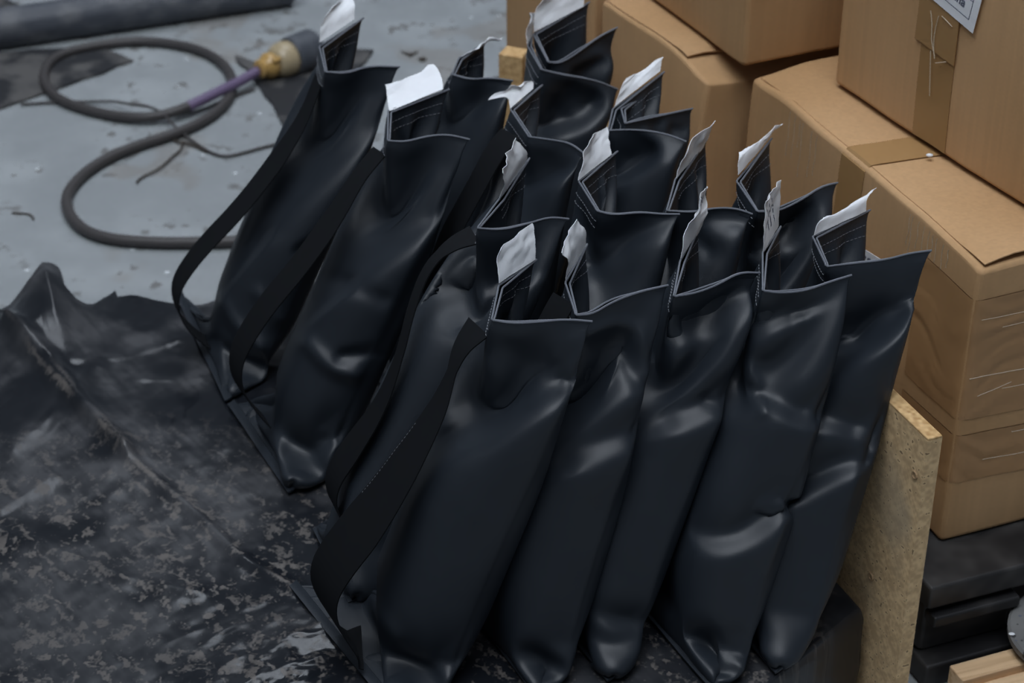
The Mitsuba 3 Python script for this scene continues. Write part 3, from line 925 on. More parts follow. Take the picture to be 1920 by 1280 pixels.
        if level == 0:
            from scipy.ndimage import zoom
            Y = np.concatenate([X[:, :, -4:], X, X[:, :, :4]], 2)
            nv2, nu2 = 2 * NV - 1, 2 * NU
            iv = np.linspace(0, NV - 1, nv2)
            iu = 4 + np.arange(nu2) / 2
            from scipy.ndimage import map_coordinates
            G = np.meshgrid(iv, iu, indexing='ij')
            X = np.stack([np.stack([map_coordinates(Y[q, ..., k], G, order=3, mode='nearest') for k in range(3)], -1) for q in range(nb)]).astype(np.float32)
            # exact mouth and seam at the finer level
            for q, k in enumerate(NAMES):
                X0 = initial(BAGS[k], nu2, nv2)
                X[q, -1] = X0[0][-1]
                X[q, -2] = X0[0][-2]
                BAGS[k]['cnt'] = X0[1]
    return X


SIM = simulate()


def upsample(X):
    """x2 by cubic interpolation, for smooth shading"""
    from scipy.ndimage import map_coordinates
    NV, NU = X.shape[:2]
    Y = np.concatenate([X[:, -4:], X, X[:, :4]], 1)
    G = np.meshgrid(np.linspace(0, NV - 1, 2 * NV - 1), 4 + np.arange(2 * NU) / 2, indexing='ij')
    return np.stack([map_coordinates(Y[..., k].astype(float), G, order=3, mode='nearest') for k in range(3)], -1)



# creases of the fabric seen on single bags: a line (pixels), its half width (pixels), its height (metres); the fabric is pushed out on the lower side of the line
STEP, RIDGE, DENT = 'step', 'ridge', 'dent'
CREASE = {
    'a': [(STEP, [(520, 425), (560, 375), (625, 325), (690, 272), (728, 240)], 22, .007), (DENT, [(560, 470), (605, 445)], 10, -.005), (RIDGE, [(415, 560), (440, 610), (490, 650)], 12, .006), (RIDGE, [(480, 545), (520, 600)], 10, .004), (DENT, [(400, 640), (440, 668), (500, 690)], 10, -.007), (RIDGE, [(412, 650), (425, 720)], 8, .005)],
    'b': [(STEP, [(680, 520), (720, 486), (780, 452), (845, 405), (878, 372)], 20, .008), (DENT, [(600, 520), (660, 535), (720, 560)], 14, -.003), (RIDGE, [(575, 640), (620, 690), (665, 702)], 14, .006), (DENT, [(640, 668), (690, 660)], 10, -.005), (STEP, [(505, 815), (540, 850), (590, 870), (620, 840)], 14, .007), (RIDGE, [(520, 840), (545, 900)], 8, .005)],
    'g': [(STEP, [(745, 640), (775, 598), (830, 572), (915, 548)], 16, .007), (DENT, [(900, 610), (930, 560)], 12, -.003)],
    'k': [(STEP, [(760, 905), (800, 870), (880, 822), (990, 770), (1082, 728)], 17, .008), (DENT, [(1045, 722), (1088, 728)], 9, -.007), (RIDGE, [(830, 805), (880, 785), (930, 790)], 16, .003), (DENT, [(930, 650), (1000, 690), (1050, 720)], 28, -.005), (STEP, [(680, 1232), (740, 1250), (800, 1275), (840, 1262)], 13, .006), (RIDGE, [(700, 1140), (740, 1195)], 14, .003)],
    'l': [(STEP, [(1040, 800), (1100, 765), (1170, 735), (1225, 705)], 20, .006), (RIDGE, [(1100, 625), (1150, 600), (1192, 612), (1212, 650), (1214, 705)], 12, .006), (DENT, [(1120, 650), (1190, 660), (1205, 715)], 18, -.006), (STEP, [(1090, 865), (1150, 840), (1222, 815)], 16, .006), (DENT, [(1195, 812), (1228, 812)], 8, -.007)],
    'm': [(STEP, [(1248, 650), (1310, 622), (1355, 600), (1402, 565)], 14, .008), (DENT, [(1262, 610), (1330, 590), (1390, 545)], 20, -.006), (STEP, [(1278, 795), (1318, 782), (1350, 762)], 12, .006), (DENT, [(1330, 755), (1352, 765)], 8, -.006), (STEP, [(1110, 1160), (1150, 1175), (1205, 1180)], 9, .003), (STEP, [(1110, 1210), (1150, 1228), (1200, 1205)], 9, .003)],
    'n': [(STEP, [(1392, 632), (1430, 622), (1480, 600)], 13, .007), (DENT, [(1400, 585), (1450, 590), (1480, 575)], 16, -.006), (DENT, [(1395, 725), (1418, 745)], 12, -.008), (RIDGE, [(1398, 690), (1420, 725), (1425, 770)], 9, .004), (STEP, [(1455, 765), (1500, 792), (1550, 785)], 12, .006), (DENT, [(1530, 782), (1556, 790)], 8, -.007), (STEP, [(1295, 1012), (1335, 1030), (1400, 1020), (1470, 965)], 13, .006), (DENT, [(1445, 950), (1478, 960)], 9, -.005), (STEP, [(1270, 1200), (1320, 1228), (1370, 1235)], 10, .006)],
    'o': [(STEP, [(1576, 648), (1625, 655), (1680, 620), (1722, 575), (1740, 552)], 11, .009), (DENT, [(1590, 610), (1660, 590), (1735, 540)], 20, -.006), (STEP, [(1545, 800), (1590, 812), (1645, 838)], 14, .006), (DENT, [(1628, 832), (1652, 842)], 8, -.007), (STEP, [(1500, 928), (1545, 905), (1590, 882), (1640, 878)], 15, .007), (DENT, [(1620, 868), (1645, 872)], 8, -.005)],
    'j': [(STEP, [(1430, 478), (1480, 455), (1515, 420), (1524, 385), (1508, 360), (1480, 355)], 9, .008), (DENT, [(1440, 440), (1485, 415), (1495, 390)], 18, -.008)],
    'h': [(STEP, [(1095, 520), (1150, 490), (1200, 450), (1240, 425)], 16, .007), (DENT, [(1140, 440), (1180, 425), (1190, 415)], 16, -.006)],
    'i': [(STEP, [(1290, 480), (1310, 440), (1330, 415), (1360, 420)], 14, .006), (DENT, [(1310, 450), (1330, 470)], 14, -.005)],
    'd': [(STEP, [(960, 375), (1020, 345), (1070, 325), (1100, 300)], 14, .006)],
    'p': [(STEP, [(985, 262), (1060, 245), (1110, 222), (1132, 190), (1120, 168), (1090, 160)], 9, .008), (DENT, [(1040, 205), (1100, 190)], 20, -.007)],
    'e': [(STEP, [(1040, 132), (1075, 115), (1110, 92), (1130, 86), (1150, 108)], 8, .007), (DENT, [(1080, 135), (1130, 115)], 14, -.006)],
    'f': [(STEP, [(1145, 340), (1190, 325), (1228, 300), (1235, 275), (1215, 262)], 10, .008), (DENT, [(1170, 290), (1205, 280)], 14, -.006)],
    'r': [(DENT, [(1262, 243), (1282, 245)], 10, -.008), (STEP, [(1235, 235), (1265, 222), (1290, 235)], 8, .004)],
    'c': [(STEP, [(830, 260), (880, 225), (940, 180)], 16, .006)],
}


def project_grid(G):
    q = G - EYE
    t = q @ FWD
    return 960 + FPX * (q @ RIGHT) / t, 640 + FPX * (q @ DOWN) / t


def signed_distance(x, y, line):
    """pixel distance to the line, positive below or left of it as the line runs left to right, and the parameter along it"""
    best, sign = np.full(x.shape, 1e9), np.ones(x.shape)
    line = [np.array(p, float) for p in line]
    for a, b in zip(line[:-1], line[1:]):
        ab = b - a
        t = np.clip(((x - a[0]) * ab[0] + (y - a[1]) * ab[1]) / (ab @ ab), 0, 1)
        dx, dy = x - a[0] - t * ab[0], y - a[1] - t * ab[1]
        d = np.hypot(dx, dy)
        s = np.sign(ab[0] * (y - a[1]) - ab[1] * (x - a[0]))
        upd = d < best
        best, sign = np.where(upd, d, best), np.where(upd, s, sign)
    return best, sign


def crease(G, b, items):
    nv, nu = G.shape[:2]
    F, R = b['pF'], b['pR']
    nf = unit(np.cross(unit(R - F), unit(F + R - 2 * b['p0'])))
    if nf @ (EYE - F) < 0:
        nf = -nf
    gx = np.roll(G, -1, 1) - np.roll(G, 1, 1)
    gy = np.gradient(G, axis=0)
    n = unit(np.cross(gx, gy))
    facing = np.clip(((n * nf).sum(-1) - 0.05) / 0.35, 0, 1)
    iB = b['cnt'][0] * 2
    hn = nu // 2
    i = np.arange(nu)
    facing *= np.clip(np.minimum((i - iB * 0.5) / 6, (hn + 4 - i) / 5), 0, 1)[None, :]
    facing *= np.clip((nv - 1 - np.arange(nv)) / 10, 0, 1)[:, None] * np.clip(np.arange(nv) / 6, 0, 1)[:, None]
    x, y = project_grid(G)
    disp = np.zeros((nv, nu))
    for kind, line, w, amp in items:
        line = smooth_path(np.array(line, float), 14, 2)
        d, s = signed_distance(x, y, line)
        if kind == STEP:
            sd = d * s
            disp += amp * np.where(sd > 0, 1.3, 2.3) * np.tanh(sd / w) * np.exp(-np.where(sd > 0, (d / (5.5 * w)) ** 2, (d / (4.2 * w)) ** 2))
        else:
            disp += amp * 1.5 * np.exp(-(d / w) ** 2)
    disp *= facing
    for _ in range(2):
        disp[1:-1] = 0.5 * disp[1:-1] + 0.25 * (disp[2:] + disp[:-2])
        disp = 0.5 * disp + 0.25 * (np.roll(disp, 1, 1) + np.roll(disp, -1, 1))
    return G + disp[..., None] * nf



BAG_LABELS = {
    'a': 'black bag at the back left, its thin strap looping out over the grey floor',
    'b': 'black bag with a broad upright white label, directly before the bag at the back left',
    'c': 'black bag in the back row, white label seen edge-on against the grey floor',
    'd': 'black bag with a small white label curling down to the left',
    'e': 'rearmost black bag at the top, with a large grey label, beside the cardboard boxes',
    'p': 'black bag pressed against the front of the rearmost bag, only a sliver of label showing',
    'f': 'black bag with a grey label standing beside the crushed cardboard box',
    'r': 'black bag showing only an upper corner, nearest the crushed cardboard box',
    'g': 'black bag directly behind the foremost bag, its bright white label bent to the left',
    'h': 'black bag with a crumpled grey label in the middle of the cluster',
    'i': 'black bag with a tall grey label, directly behind the third bag of the front row',
    'j': 'black bag furthest right of the second row, label before the gap between two boxes',
    'k': 'foremost black bag at the front left, a wide strap curling down its left side',
    'l': 'second black bag of the front row, its bright white label bent to the left',
    'm': 'third black bag of the front row, grey label folded over to show print',
    'n': 'fourth black bag of the front row, label showing lines of print',
    'o': 'last black bag of the front row, leaning towards the chipboard panel',
}
# labels sewn into the back fold of the mouth: rows of (left, right) pixels from the hem upwards
TAGS = {
    'a': [[(599, 80), (664, 36)], [(603, 38), (664, 8)], [(628, 8), (660, -14)]],
    'b': [[(730, 208), (831, 167)], [(725, 180), (828, 140)], [(722, 158), (812, 121)]],
    'c': [[(866, 106), (906, 84)], [(890, 92), (918, 78)], [(906, 81), (942, 70)]],
    'd': [[(957, 203), (1000, 166)], [(952, 178), (1000, 148)], [(916, 188), (975, 160)]],
    'e': [[(1001, 60), (1094, 12)], [(1000, 28), (1098, -22)], [(1020, -4), (1100, -44)]],
    'p': [[(988, 82), (998, 66)], [(990, 50), (1000, 40)], [(994, 30), (1002, 24)]],
    'f': [[(1152, 200), (1238, 133)], [(1166, 160), (1240, 112)], [(1176, 146), (1244, 106)]],
    'g': [[(937, 370), (989, 298)], [(946, 345), (990, 282)], [(944, 324), (969, 258)]],
    'h': [[(1084, 338), (1146, 290)], [(1092, 300), (1142, 262)], [(1108, 258), (1134, 240)]],
    'i': [[(1267, 334), (1320, 276)], [(1276, 300), (1332, 252)], [(1288, 280), (1342, 226)]],
    'j': [[(1384, 328), (1440, 262)], [(1384, 292), (1445, 244)], [(1392, 286), (1465, 228)]],
    'k': [[(935, 531), (1003, 486)], [(935, 500), (1004, 452)], [(937, 470), (1001, 418)]],
    'l': [[(1060, 524), (1098, 460)], [(1066, 492), (1100, 428)], [(1057, 474), (1080, 411)]],
    'm': [[(1276, 484), (1309, 436)], [(1283, 436), (1327, 396)], [(1309, 404), (1330, 372)], [(1316, 374), (1330, 349)]],
    'n': [[(1431, 473), (1459, 424)], [(1434, 430), (1462, 380)], [(1441, 378), (1463, 337)]],
    'o': [[(1526, 441), (1624, 396)], [(1535, 412), (1624, 372)], [(1549, 408), (1643, 350)]],
}
# how far each row of a label leans away from the viewer (metres)
TAG_LEAN = {'a': [0, .004, .024], 'b': [0, .020, .030], 'c': [0, .012, .024], 'd': [0, .008, -.022], 'g': [0, -.010, -.036], 'l': [0, -.010, -.036],
            'n': [0, -.012, -.024], 'm': [0, -.004, .014, .004], 'j': [0, -.003, .022], 'o': [0, -.003, .022], 'f': [0, .004, .010], 'h': [0, .004, .012]}
# carrying straps: centre line in pixels from under the hem to the bottom seam
STRAPS = {
    'k': [(898, 612), (864, 650), (846, 700), (822, 765), (772, 850), (705, 955), (632, 1045), (604, 1095), (610, 1140), (650, 1200), (680, 1230)],
    'g': [(890, 440), (845, 458), (800, 500), (770, 580), (752, 660), (715, 760), (660, 840), (622, 895), (620, 940), (650, 985)],
    'b': [(712, 283), (672, 330), (628, 405), (562, 498), (501, 569), (458, 634), (440, 677), (444, 720), (472, 760), (500, 790)],
    'a': [(600, 140), (570, 222), (520, 300), (450, 390), (380, 462), (340, 515), (326, 550), (334, 590), (360, 620), (392, 645)],
    'd': [(958, 250), (930, 280), (895, 345), (862, 405), (838, 450), (800, 560)],
    'l': [(1058, 560), (1040, 590), (1010, 650), (960, 760), (920, 900), (900, 1000)],
}


# how much of a strap's width shows along it, where it twists
TWIST = {'g': ([0, .12, .45, .75, 1], [1, .45, .5, 1.15, 1.1]), 'k': ([0, .06, .14, .24, .4, .6, 1], [.6, .42, .22, .45, .75, 1, 1]), 'b': ([0, .1, .3, 1], [.8, .8, 1.1, 1.1]), 'a': ([0, .1, .3, .7, 1], [.7, .8, 1.2, 1.1, 1])}


def dashes(path, ln, gap, r):
    path = resample(path, max(8, int(np.linalg.norm(np.diff(path, axis=0), axis=1).sum() / 0.0006)))
    s = np.arange(len(path)) * 0.0006
    out, a = [], 0.001
    while a + ln < s[-1]:
        i0, i1 = np.searchsorted(s, [a, a + ln])
        if i1 - i0 >= 2:
            out.append(tube(path[[i0, (i0 + i1) // 2, i1 - 1]], r, 4))
        a += ln + gap
    return out


for q, k in enumerate(NAMES):
    b = BAGS[k]
    key = thing('bag', BAG_LABELS[k], 'bag', 'black bags standing in rows')
    b['key'] = key
    G = upsample(SIM[q])
    for _ in range(3):
        S_ = 0.25 * (G[2:] + G[:-2] + np.roll(G, 1, 1)[1:-1] + np.roll(G, -1, 1)[1:-1])
        G[1:-1] = 0.5 * G[1:-1] + 0.5 * S_
    G = crease(G, b, CREASE.get(k, []))
    for _ in range(6):
        G2 = separate(G, 0.0016)
        G[1:-3] = G2[1:-3]
        G[1:-1] = 0.75 * G[1:-1] + 0.25 * (0.25 * (G[2:] + G[:-2] + np.roll(G, 1, 1)[1:-1] + np.roll(G, -1, 1)[1:-1]))
    nv, nu = G.shape[:2]
    hn = nu // 2
    cT, cB, cF = [2 * int(c) for c in b['cnt']]
    body = trimesh.Trimesh(G.reshape(-1, 3), grid_faces(nv, nu, True), process=False)
    part(key, 'pouch', body, 'mat_pvc', smooth=True)
    gx = np.roll(G, -1, 1) - np.roll(G, 1, 1)
    N = unit(np.cross(gx, np.gradient(G, axis=0)))
    # cut edges of the two fabric layers round the mouth
    edge = [tube(resample(G[-1, :hn + 1], 70) + [0, 0, 0.0003], 0.00105, 6), tube(resample(G[-1, hn:], 70) + [0, 0, 0.0003], 0.00105, 6)]
    part(key, 'hem_edge', trimesh.util.concatenate(edge), 'mat_pvc_edge', 'grey cut edge of the hem')
    st = []
    for row in (4, 7):
        P = G[-1 - row] + N[-1 - row] * 0.0006
        st += dashes(P[cT:cT + cB + 1], 0.0034, 0.0014, 0.00034)
        st += dashes(P[hn + cF + cB:nu], 0.0034, 0.0014, 0.00026)
    part(key, 'stitching', trimesh.util.concatenate(st), 'mat_stitch', 'grey double stitching', smooth=False)
    # the flat hem of the bottom seam
    p0, p1 = b['p0'], b['p1']
    e2 = unit(p1 - p0)
    e1 = np.array([e2[1], -e2[0], 0])
    tb = np.array([[p0 + (p1 - p0) * s_ - e1 * (0.009 * w_ - 0.003) - e2 * 0.004 * (1 - s_) + np.array([0, 0, 0.0012 + 0.0006 * math.sin(9 * s_ + q) + 0.004 * (1 - w_) ** 2]) for w_ in np.linspace(0, 1, 4)] for s_ in np.linspace(-0.015, 1.0, 14)])
    part(key, 'bottom_hem', thick_sheet(tb, 0.0022), 'mat_pvc', smooth=40)
    # strap
    sp_top = 0.5 * (G[-8, cT] + G[-8, cT + cB]) - e1 * 0.003
    sp_bot = p0 + (p1 - p0) * 0.45 - e1 * 0.010 + np.array([0, 0, 0.004])
    if k in STRAPS:
        px = smooth_path(np.array(STRAPS[k], float), 60)
        al = np.concatenate([[0], np.cumsum(np.linalg.norm(np.diff(px, axis=0), axis=1))])
        al /= al[-1]
        t0, t1 = depth(sp_top), depth(sp_bot)
        C = np.array([at_t(x, y, t0 + (t1 - t0) * a_ - 0.035 * math.sin(math.pi * min(1, a_ * 1.0)) - 0.004) for (x, y), a_ in zip(px, al)])
        C[:, 2] = np.maximum(C[:, 2], ZP + 0.016)
        tg = unit(np.gradient(C, axis=0))
        wv = unit(e2 + 0.10 * RIGHT * (k == 'k'))
        W = unit(wv - (tg @ wv)[:, None] * tg)
        sw = (0.033 if k == 'k' else 0.018) * (np.interp(np.linspace(0, 1, len(C)), *TWIST.get(k, ([0, 1], [1, 1]))))[:, None]
        rib = np.stack([C + W * (sw * o) for o in np.linspace(-1, 1, 7)], 1)
        rib[..., 2] = np.maximum(rib[..., 2], ZP + 0.006)
        sk = part(key, 'strap', thick_sheet(rib, 0.0014), 'mat_webbing', 'matt black webbing strap', smooth=50)
        if k == 'k':
            ed = rib[16:32, -1] - grid_normals(rib)[16:32, -1] * 0
            part(sk, 'stitching', trimesh.util.concatenate(dashes(rib[18:34, 6] * 0.93 + rib[18:34, 5] * 0.07 + np.array([0, -0.0011, 0.0006]), 0.002, 0.0022, 0.0003)), 'mat_stitch', smooth=False)
    # label
    if k in TAGS:
        rows = TAGS[k]
        tB, tT = depth(b['pB']), depth(b['pT'])
        xB, xT = b['B'][0], b['T'][0]
        pts = []
        for r_, (l_, rr) in enumerate(rows):
            dt = TAG_LEAN.get(k, [0, -.003, -.006])[r_] - 0.003
            base = []
            for e_, (x, y) in enumerate((l_, rr)):
                a_ = np.clip((rows[0][e_][0] - xB) / (xT - xB + 1e-6), 0, 1)
                base.append(at_t(x, y, tB + (tT - tB) * a_ + dt))
            pts.append(base)
        pts = np.array(pts)
        Lp, Rp = smooth_path(pts[:, 0], 14, 2 if k != 'm' else 1), smooth_path(pts[:, 1], 14, 2 if k != 'm' else 1)
        sg = np.array([[Lp[i] * (1 - c) + Rp[i] * c for c in np.linspace(0, 1, 10)] for i in range(14)])
        nn = grid_normals(sg)
        if np.mean((nn * (EYE - sg)).sum(-1)) < 0:
            nn = -nn
        wr = meshkit.fbm(sg @ np.array([[1, .3, 0], [0, 1, 0], [-.6, .4, .5]]) * 75 + 13 * q, 2, 2) - 0.5
        cc = np.linspace(0, 1, 10)[None, :]
        sg = sg + nn * (0.013 * wr * np.linspace(0.2, 1, 14)[:, None] - 0.0035 * np.sin(np.pi * cc) * np.linspace(0, 1, 14)[:, None])[..., None]
        lk = part(key, 'label', thick_sheet(sg, 0.0005), 'mat_label', 'white woven label', smooth=50)
        if k in 'mn':
            pr = []
            i0, i1 = (9, 13) if k == 'm' else (2, 12)
            sgn = grid_normals(sg)
            if np.mean((sgn * (EYE - sg)).sum(-1)) < 0:
                sgn = -sgn
            for c0, a0, a1 in ((2.2, 0.25, 0.9), (3.6, 0.1, 0.8), (5.0, 0.1, 0.85), (6.2, 0.15, 0.6)):
                c1 = int(c0)
                f_ = c0 - c1
                ii = np.linspace(i0 + (i1 - i0) * a0, i0 + (i1 - i0) * a1, 9)
                line = np.stack([np.stack([np.interp(ii, np.arange(14), (sg[:, c1, d_] * (1 - f_) + sg[:, c1 + 1, d_] * f_)) for d_ in range(3)], 1),
                                 np.stack([np.interp(ii, np.arange(14), (sg[:, c1, d_] * (1 - f_ - .22) + sg[:, c1 + 1, d_] * (f_ + .22))) for d_ in range(3)], 1)], 1)
                line += np.mean(sgn, axis=(0, 1)) * 0.0005
                for h0, h1 in ((0, 4), (4, 7), (7, 9)):
                    if h1 - h0 >= 2:
                        pr.append(thick_sheet(line[h0:h1], 0.0002))
            part(lk, 'print', trimesh.util.concatenate(pr), 'mat_print', 'lines of dark print', smooth=False)

# ---------------------------------------------------------------- things on the floor behind
# black roll of rubber sheeting
r0 = 0.036
A, Bq = at_z(-120, 106, 0.0), at_z(548, 6, 0.0)
A[2] = Bq[2] = r0
d = unit(Bq - A)
xs = np.linspace(0, 1, 60)
ctr = A + (Bq - A) * xs[:, None]
ang = np.linspace(0, 2 * np.pi * 2.2, 120)
sd = np.cross(d, [0, 0, 1])
P = []
for x in xs:
    rr = (r0 - 0.0030 * ang[::-1] / (2 * np.pi)) * (1 + 0.03 * (meshkit.noise(np.array([[x * 14, 0, 3.0]]))[0] - 0.5)) + 0.0025 * (meshkit.fbm(np.stack([x * 30 + 0 * ang, np.cos(ang) * 3, np.sin(ang) * 3], -1), 2) - 0.5)
    P.append(A + (Bq - A) * x + rr[:, None] * (np.cos(ang)[:, None] * sd + np.sin(ang)[:, None] * np.array([0, 0, 1.0])) + d * (0.006 * np.sin(ang * 2)[:, None] * (x > 0.98)))
P = np.array(P)
P[..., 2] = np.maximum(P[..., 2], 0.001)
solo('rubber_roll', 'long black roll of rubber sheeting on the floor at the back left', 'roll', thick_sheet(P, 0.0022), 'mat_black_rubber', smooth=50)


def floor_mat(label, px, t=0.004, lift=0.0, seed=1, group='rubber offcuts on the floor'):
    w = np.array([at_z(x, y, 0)[:2] for x, y in px])
    pts = []
    rg = np.random.default_rng(seed)
    for a_, b_ in zip(w, np.roll(w, -1, 0)):
        n_ = max(2, int(np.linalg.norm(b_ - a_) / 0.03))
        for i in range(n_):
            pts.append(a_ + (b_ - a_) * i / n_ + rg.normal(0, 0.0018, 2))
    m_ = trimesh.creation.extrude_polygon(Polygon(pts).buffer(0), t, engine='earcut')
    m_ = m_.subdivide_to_size(0.03)
    m_.vertices[:, 2] += 0.0008 + lift * meshkit.fbm(np.asarray(m_.vertices) * np.array([6, 6, 0]), 2, seed)
    return solo('rubber_mat', label, 'mat', m_, 'mat_mat', group, smooth=30)


floor_mat('dark scuffed rubber offcut on the floor under the cable loop and the roll', [(-120, 118), (60, 96), (190, 92), (250, 117), (100, 172), (-120, 250)], seed=2)
floor_mat('dark rubber offcut with a turned-up edge on the floor under the amber plug', [(438, 108), (452, 112), (500, 128), (600, 95), (700, 100), (660, 150), (560, 300), (520, 215), (478, 150)], t=0.006, seed=3)
floor_mat('dark rough rubber offcut on the floor behind the roll', [(-140, -10), (10, 2), (50, 20), (92, 40), (40, 44), (-140, 70)], seed=4)
fe = np.array([at_z(x, y, 0.012) for x, y in [(436, 106), (452, 122), (470, 140), (492, 160)]])
# the heavy cable
sc_ = 640 / 1638
cab = [(1270, 322), (1240, 340), (1150, 392), (1050, 440), (900, 515), (780, 555), (650, 568), (480, 545), (300, 490), (225, 425), (205, 360), (240, 290), (330, 245), (500, 212), (650, 196), (800, 204), (950, 235), (1050, 285), (1108, 350), (1118, 420), (1090, 490), (1000, 570), (850, 640), (650, 700), (500, 765), (390, 840), (325, 920), (315, 980), (350, 1060), (430, 1120), (560, 1152), (750, 1164), (920, 1164), (1100, 1160), (1260, 1150)]
hz = [0.030, 0.026, 0.022, 0.024, 0.020, 0.014, 0.012] + [0.0095] * 12 + [0.010] * 16
cp = np.array([at_z(x * sc_, y * sc_, z) for (x, y), z in zip(cab, hz)])
cs = smooth_path(cp, 240)
ck = thing('power_cable', 'thick dark cable lying in two loops on the concrete floor', 'cable')
part(ck, 'sheath', tube(cs[21:], 0.0085, 12), 'mat_cable', smooth=60)
part(ck, 'end_sleeve', tube(cs[:23], 0.0088, 12), 'mat_cable_violet', 'violet end of the cable', smooth=60)
# the plug: amber collar, cloudy bulb and black cap
p0 = at_z(484, 131, 0.030)
p1 = at_z(600, 84, 0.034)
ax = unit(p1 - p0)
Lp_ = np.linalg.norm(p1 - p0)
pk = thing('cable_plug', 'amber plastic plug with a black end cap on the cable', 'plug')
part(pk, 'collar', lathe([(0, 0.006), (0.0, 0.013), (0.004, 0.0165), (0.010, 0.0145), (0.016, 0.019), (0.022, 0.0225), (0.030, 0.0215), (0.036, 0.018)], p0, ax), 'mat_amber', 'clear amber collar', smooth=50)
part(pk, 'bulb', lathe([(0.032, 0.012), (0.034, 0.0205), (0.040, 0.0265), (0.050, 0.0305), (0.062, 0.0310), (0.072, 0.029), (0.077, 0.024)], p0, ax), 'mat_amber_cloudy', 'cloudy amber bulb', smooth=60)
part(pk, 'end_cap', lathe([(0.070, 0.010), (0.070, 0.0325), (0.073, 0.0345), (0.120, 0.0345), (0.124, 0.032), (0.126, 0.010), (0.1262, 0.0001)], p0, ax), 'mat_black_rubber', 'black end cap', smooth=30)
for j in range(3):
    a_ = unit(np.cross(ax, [0, 0, 1]))
    up_ = np.cross(a_, ax)
    dr_ = math.cos(j * 2.1 - 2.6) * a_ + math.sin(j * 2.1 + 0.2) * up_
    lug = rbox(0.016, 0.008, 0.006, 0.002)
    lug.apply_translation([-0.008, -0.004, -0.003])
    part(pk, 'lug', placed(lug, frame(p0 + ax * 0.026 + dr_ * 0.0215, ax, np.cross(dr_, ax), dr_)), 'mat_amber')
# thin wires and twigs
wires = {
    'thin dark wire running across the cable loop to the bags': ([(100, 500), (300, 488), (540, 496), (620, 535), (760, 562), (850, 630), (940, 690), (1030, 742), (1090, 752), (1180, 730), (1262, 706), (1330, 690)], 0.0024),
    'thin dark wire lying beside the violet cable end': ([(840, 556), (960, 530), (1080, 480), (1160, 448), (1220, 428)], 0.0022),
}
for lb, (px_, r_) in wires.items():
    w_ = smooth_path(np.array([at_z(x * sc_, y * sc_, 0.004) for x, y in px_]), 60)
    w_[:, 2] += 0.016 * np.exp(-((np.arange(60) - 26) / 9.0) ** 2) if 'across' in lb else 0
    solo('thin_wire', lb, 'wire', tube(w_, r_, 6), 'mat_cable', smooth=60)
tw = thing('dry_twig', 'dry branching twig on the concrete floor below the cable crossing', 'twig')
for px_, r_ in (([(880, 680), (868, 720), (830, 755), (760, 820), (680, 850), (655, 878)], 0.0018), ([(780, 640), (850, 685), (930, 695), (990, 730)], 0.0022), ([(720, 640), (700, 700), (640, 750), (595, 775)], 0.0008)):
    w_ = smooth_path(np.array([at_z(x * sc_, y * sc_, 0.003) for x, y in px_]), 30, 2)
    w_[:, 2] += 0.003 * meshkit.noise(w_ * 40, 4)
    part(tw, 'branch', tube(w_, r_, 5), 'mat_twig')
w_ = smooth_path(np.array([at_z(x, y, 0.002) for x, y in [(22, 399), (45, 400), (58, 402), (63, 411)]]), 16, 2)
solo('bent_wire', 'small bent dark wire on the floor at the left edge', 'wire', tube(w_, 0.0016, 5), 'mat_twig', smooth=60)
for lb, px_ in (('small dark red flake on the floor behind the bags', [(752, 98), (768, 103), (784, 99), (770, 108)]), ('small dark grey flake on the floor behind the white-labelled bags', [(784, 112), (796, 109), (800, 114), (790, 117)])):
    m_ = trimesh.creation.extrude_polygon(Polygon([at_z(x, y, 0)[:2] for x, y in px_]), 0.003, engine='earcut')
    m_.apply_translation([0, 0, 0.0005])
    solo('flake', lb, 'flake', m_, 'mat_twig')
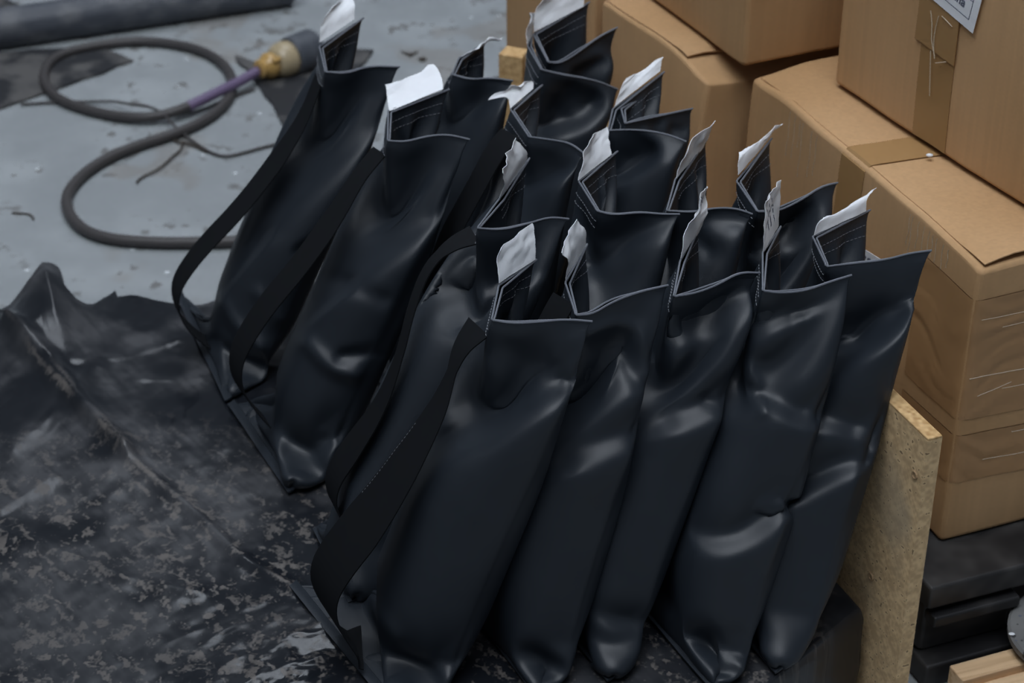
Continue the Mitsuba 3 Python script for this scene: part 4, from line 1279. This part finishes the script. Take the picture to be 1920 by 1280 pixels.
# short plank standing on end behind the bags
pq = at_z(934, 100, 0.352)
pr_ = at_z(984, 108, 0.352)
exq = unit(np.append((pr_ - pq)[:2], 0))
eyq = np.array([-exq[1], exq[0], 0])
pw = np.linalg.norm((pr_ - pq)[:2])
solo('wooden_post', 'short orange-brown wooden post standing behind the back bags, left of the cardboard boxes', 'post', placed(rbox(pw * 0.9, 0.03, 0.351, 0.002), frame([pq[0], pq[1], 0.0005], exq, eyq)), 'mat_chip_top', smooth=30)

# ---------------------------------------------------------------- near right corner: timber and the round stone disc
zt = 0.050
ta, tb_ = at_z(1781, 1242, zt), at_z(1905, 1208, zt)
ext = unit(np.append((tb_ - ta)[:2], 0))
eyt = np.array([-ext[1], ext[0], 0])
tk = thing('timber_batten', 'pale rough timber batten with a groove, under the round grey disc', 'timber')
for j, (off, w_, h_, z_) in enumerate(((-0.026, 0.026, 0.046, 0.0005), (-0.036, 0.0105, 0.036, 0.0005), (-0.070, 0.034, 0.046, 0.0005))):
    part(tk, ('rail', 'groove', 'rail')[j], placed(rbox(0.40, w_, h_, 0.0015), frame(np.array([ta[0], ta[1], z_]) + eyt * off, ext, eyt)), 'mat_timber')
cd = at_z(2002, 1190, 0.062)
dn = unit(np.array([-0.10, -0.12, 0.98]))
dk = thing('round_disc', 'grey speckled round disc resting on the timber batten at the right edge', 'disc')
R_ = 0.062
prof = [(0.0, 0.0001), (0.0, R_ - 0.003), (0.002, R_), (0.010, R_), (0.0125, R_ - 0.003), (0.0125, 0.0001)]
disc = lathe([(-h_, r_) for h_, r_ in [(0.0125, 0.0001), (0.0125, R_ - 0.003), (0.010, R_), (0.002, R_), (0.0, R_ - 0.003), (0.0, 0.0001)]], cd + dn * 0.0125, dn, 64)
part(dk, 'plate', disc, 'mat_stone', smooth=30)
for j, (px_, py_, r_) in enumerate(((1897, 1188, 0.0028), (1913, 1154, 0.0016), (1905, 1200, 0.0012))):
    c_ = at_plane(px_, py_, cd + dn * 0.0127, dn)
    bl = trimesh.creation.icosphere(2, r_)
    bl.apply_scale([1.2, 0.8, 0.25])
    bl.apply_translation(c_)
    part(dk, 'paint_fleck', bl, 'mat_label' if j == 0 else 'mat_print', 'pale blue-white fleck' if j == 0 else 'dark fleck')
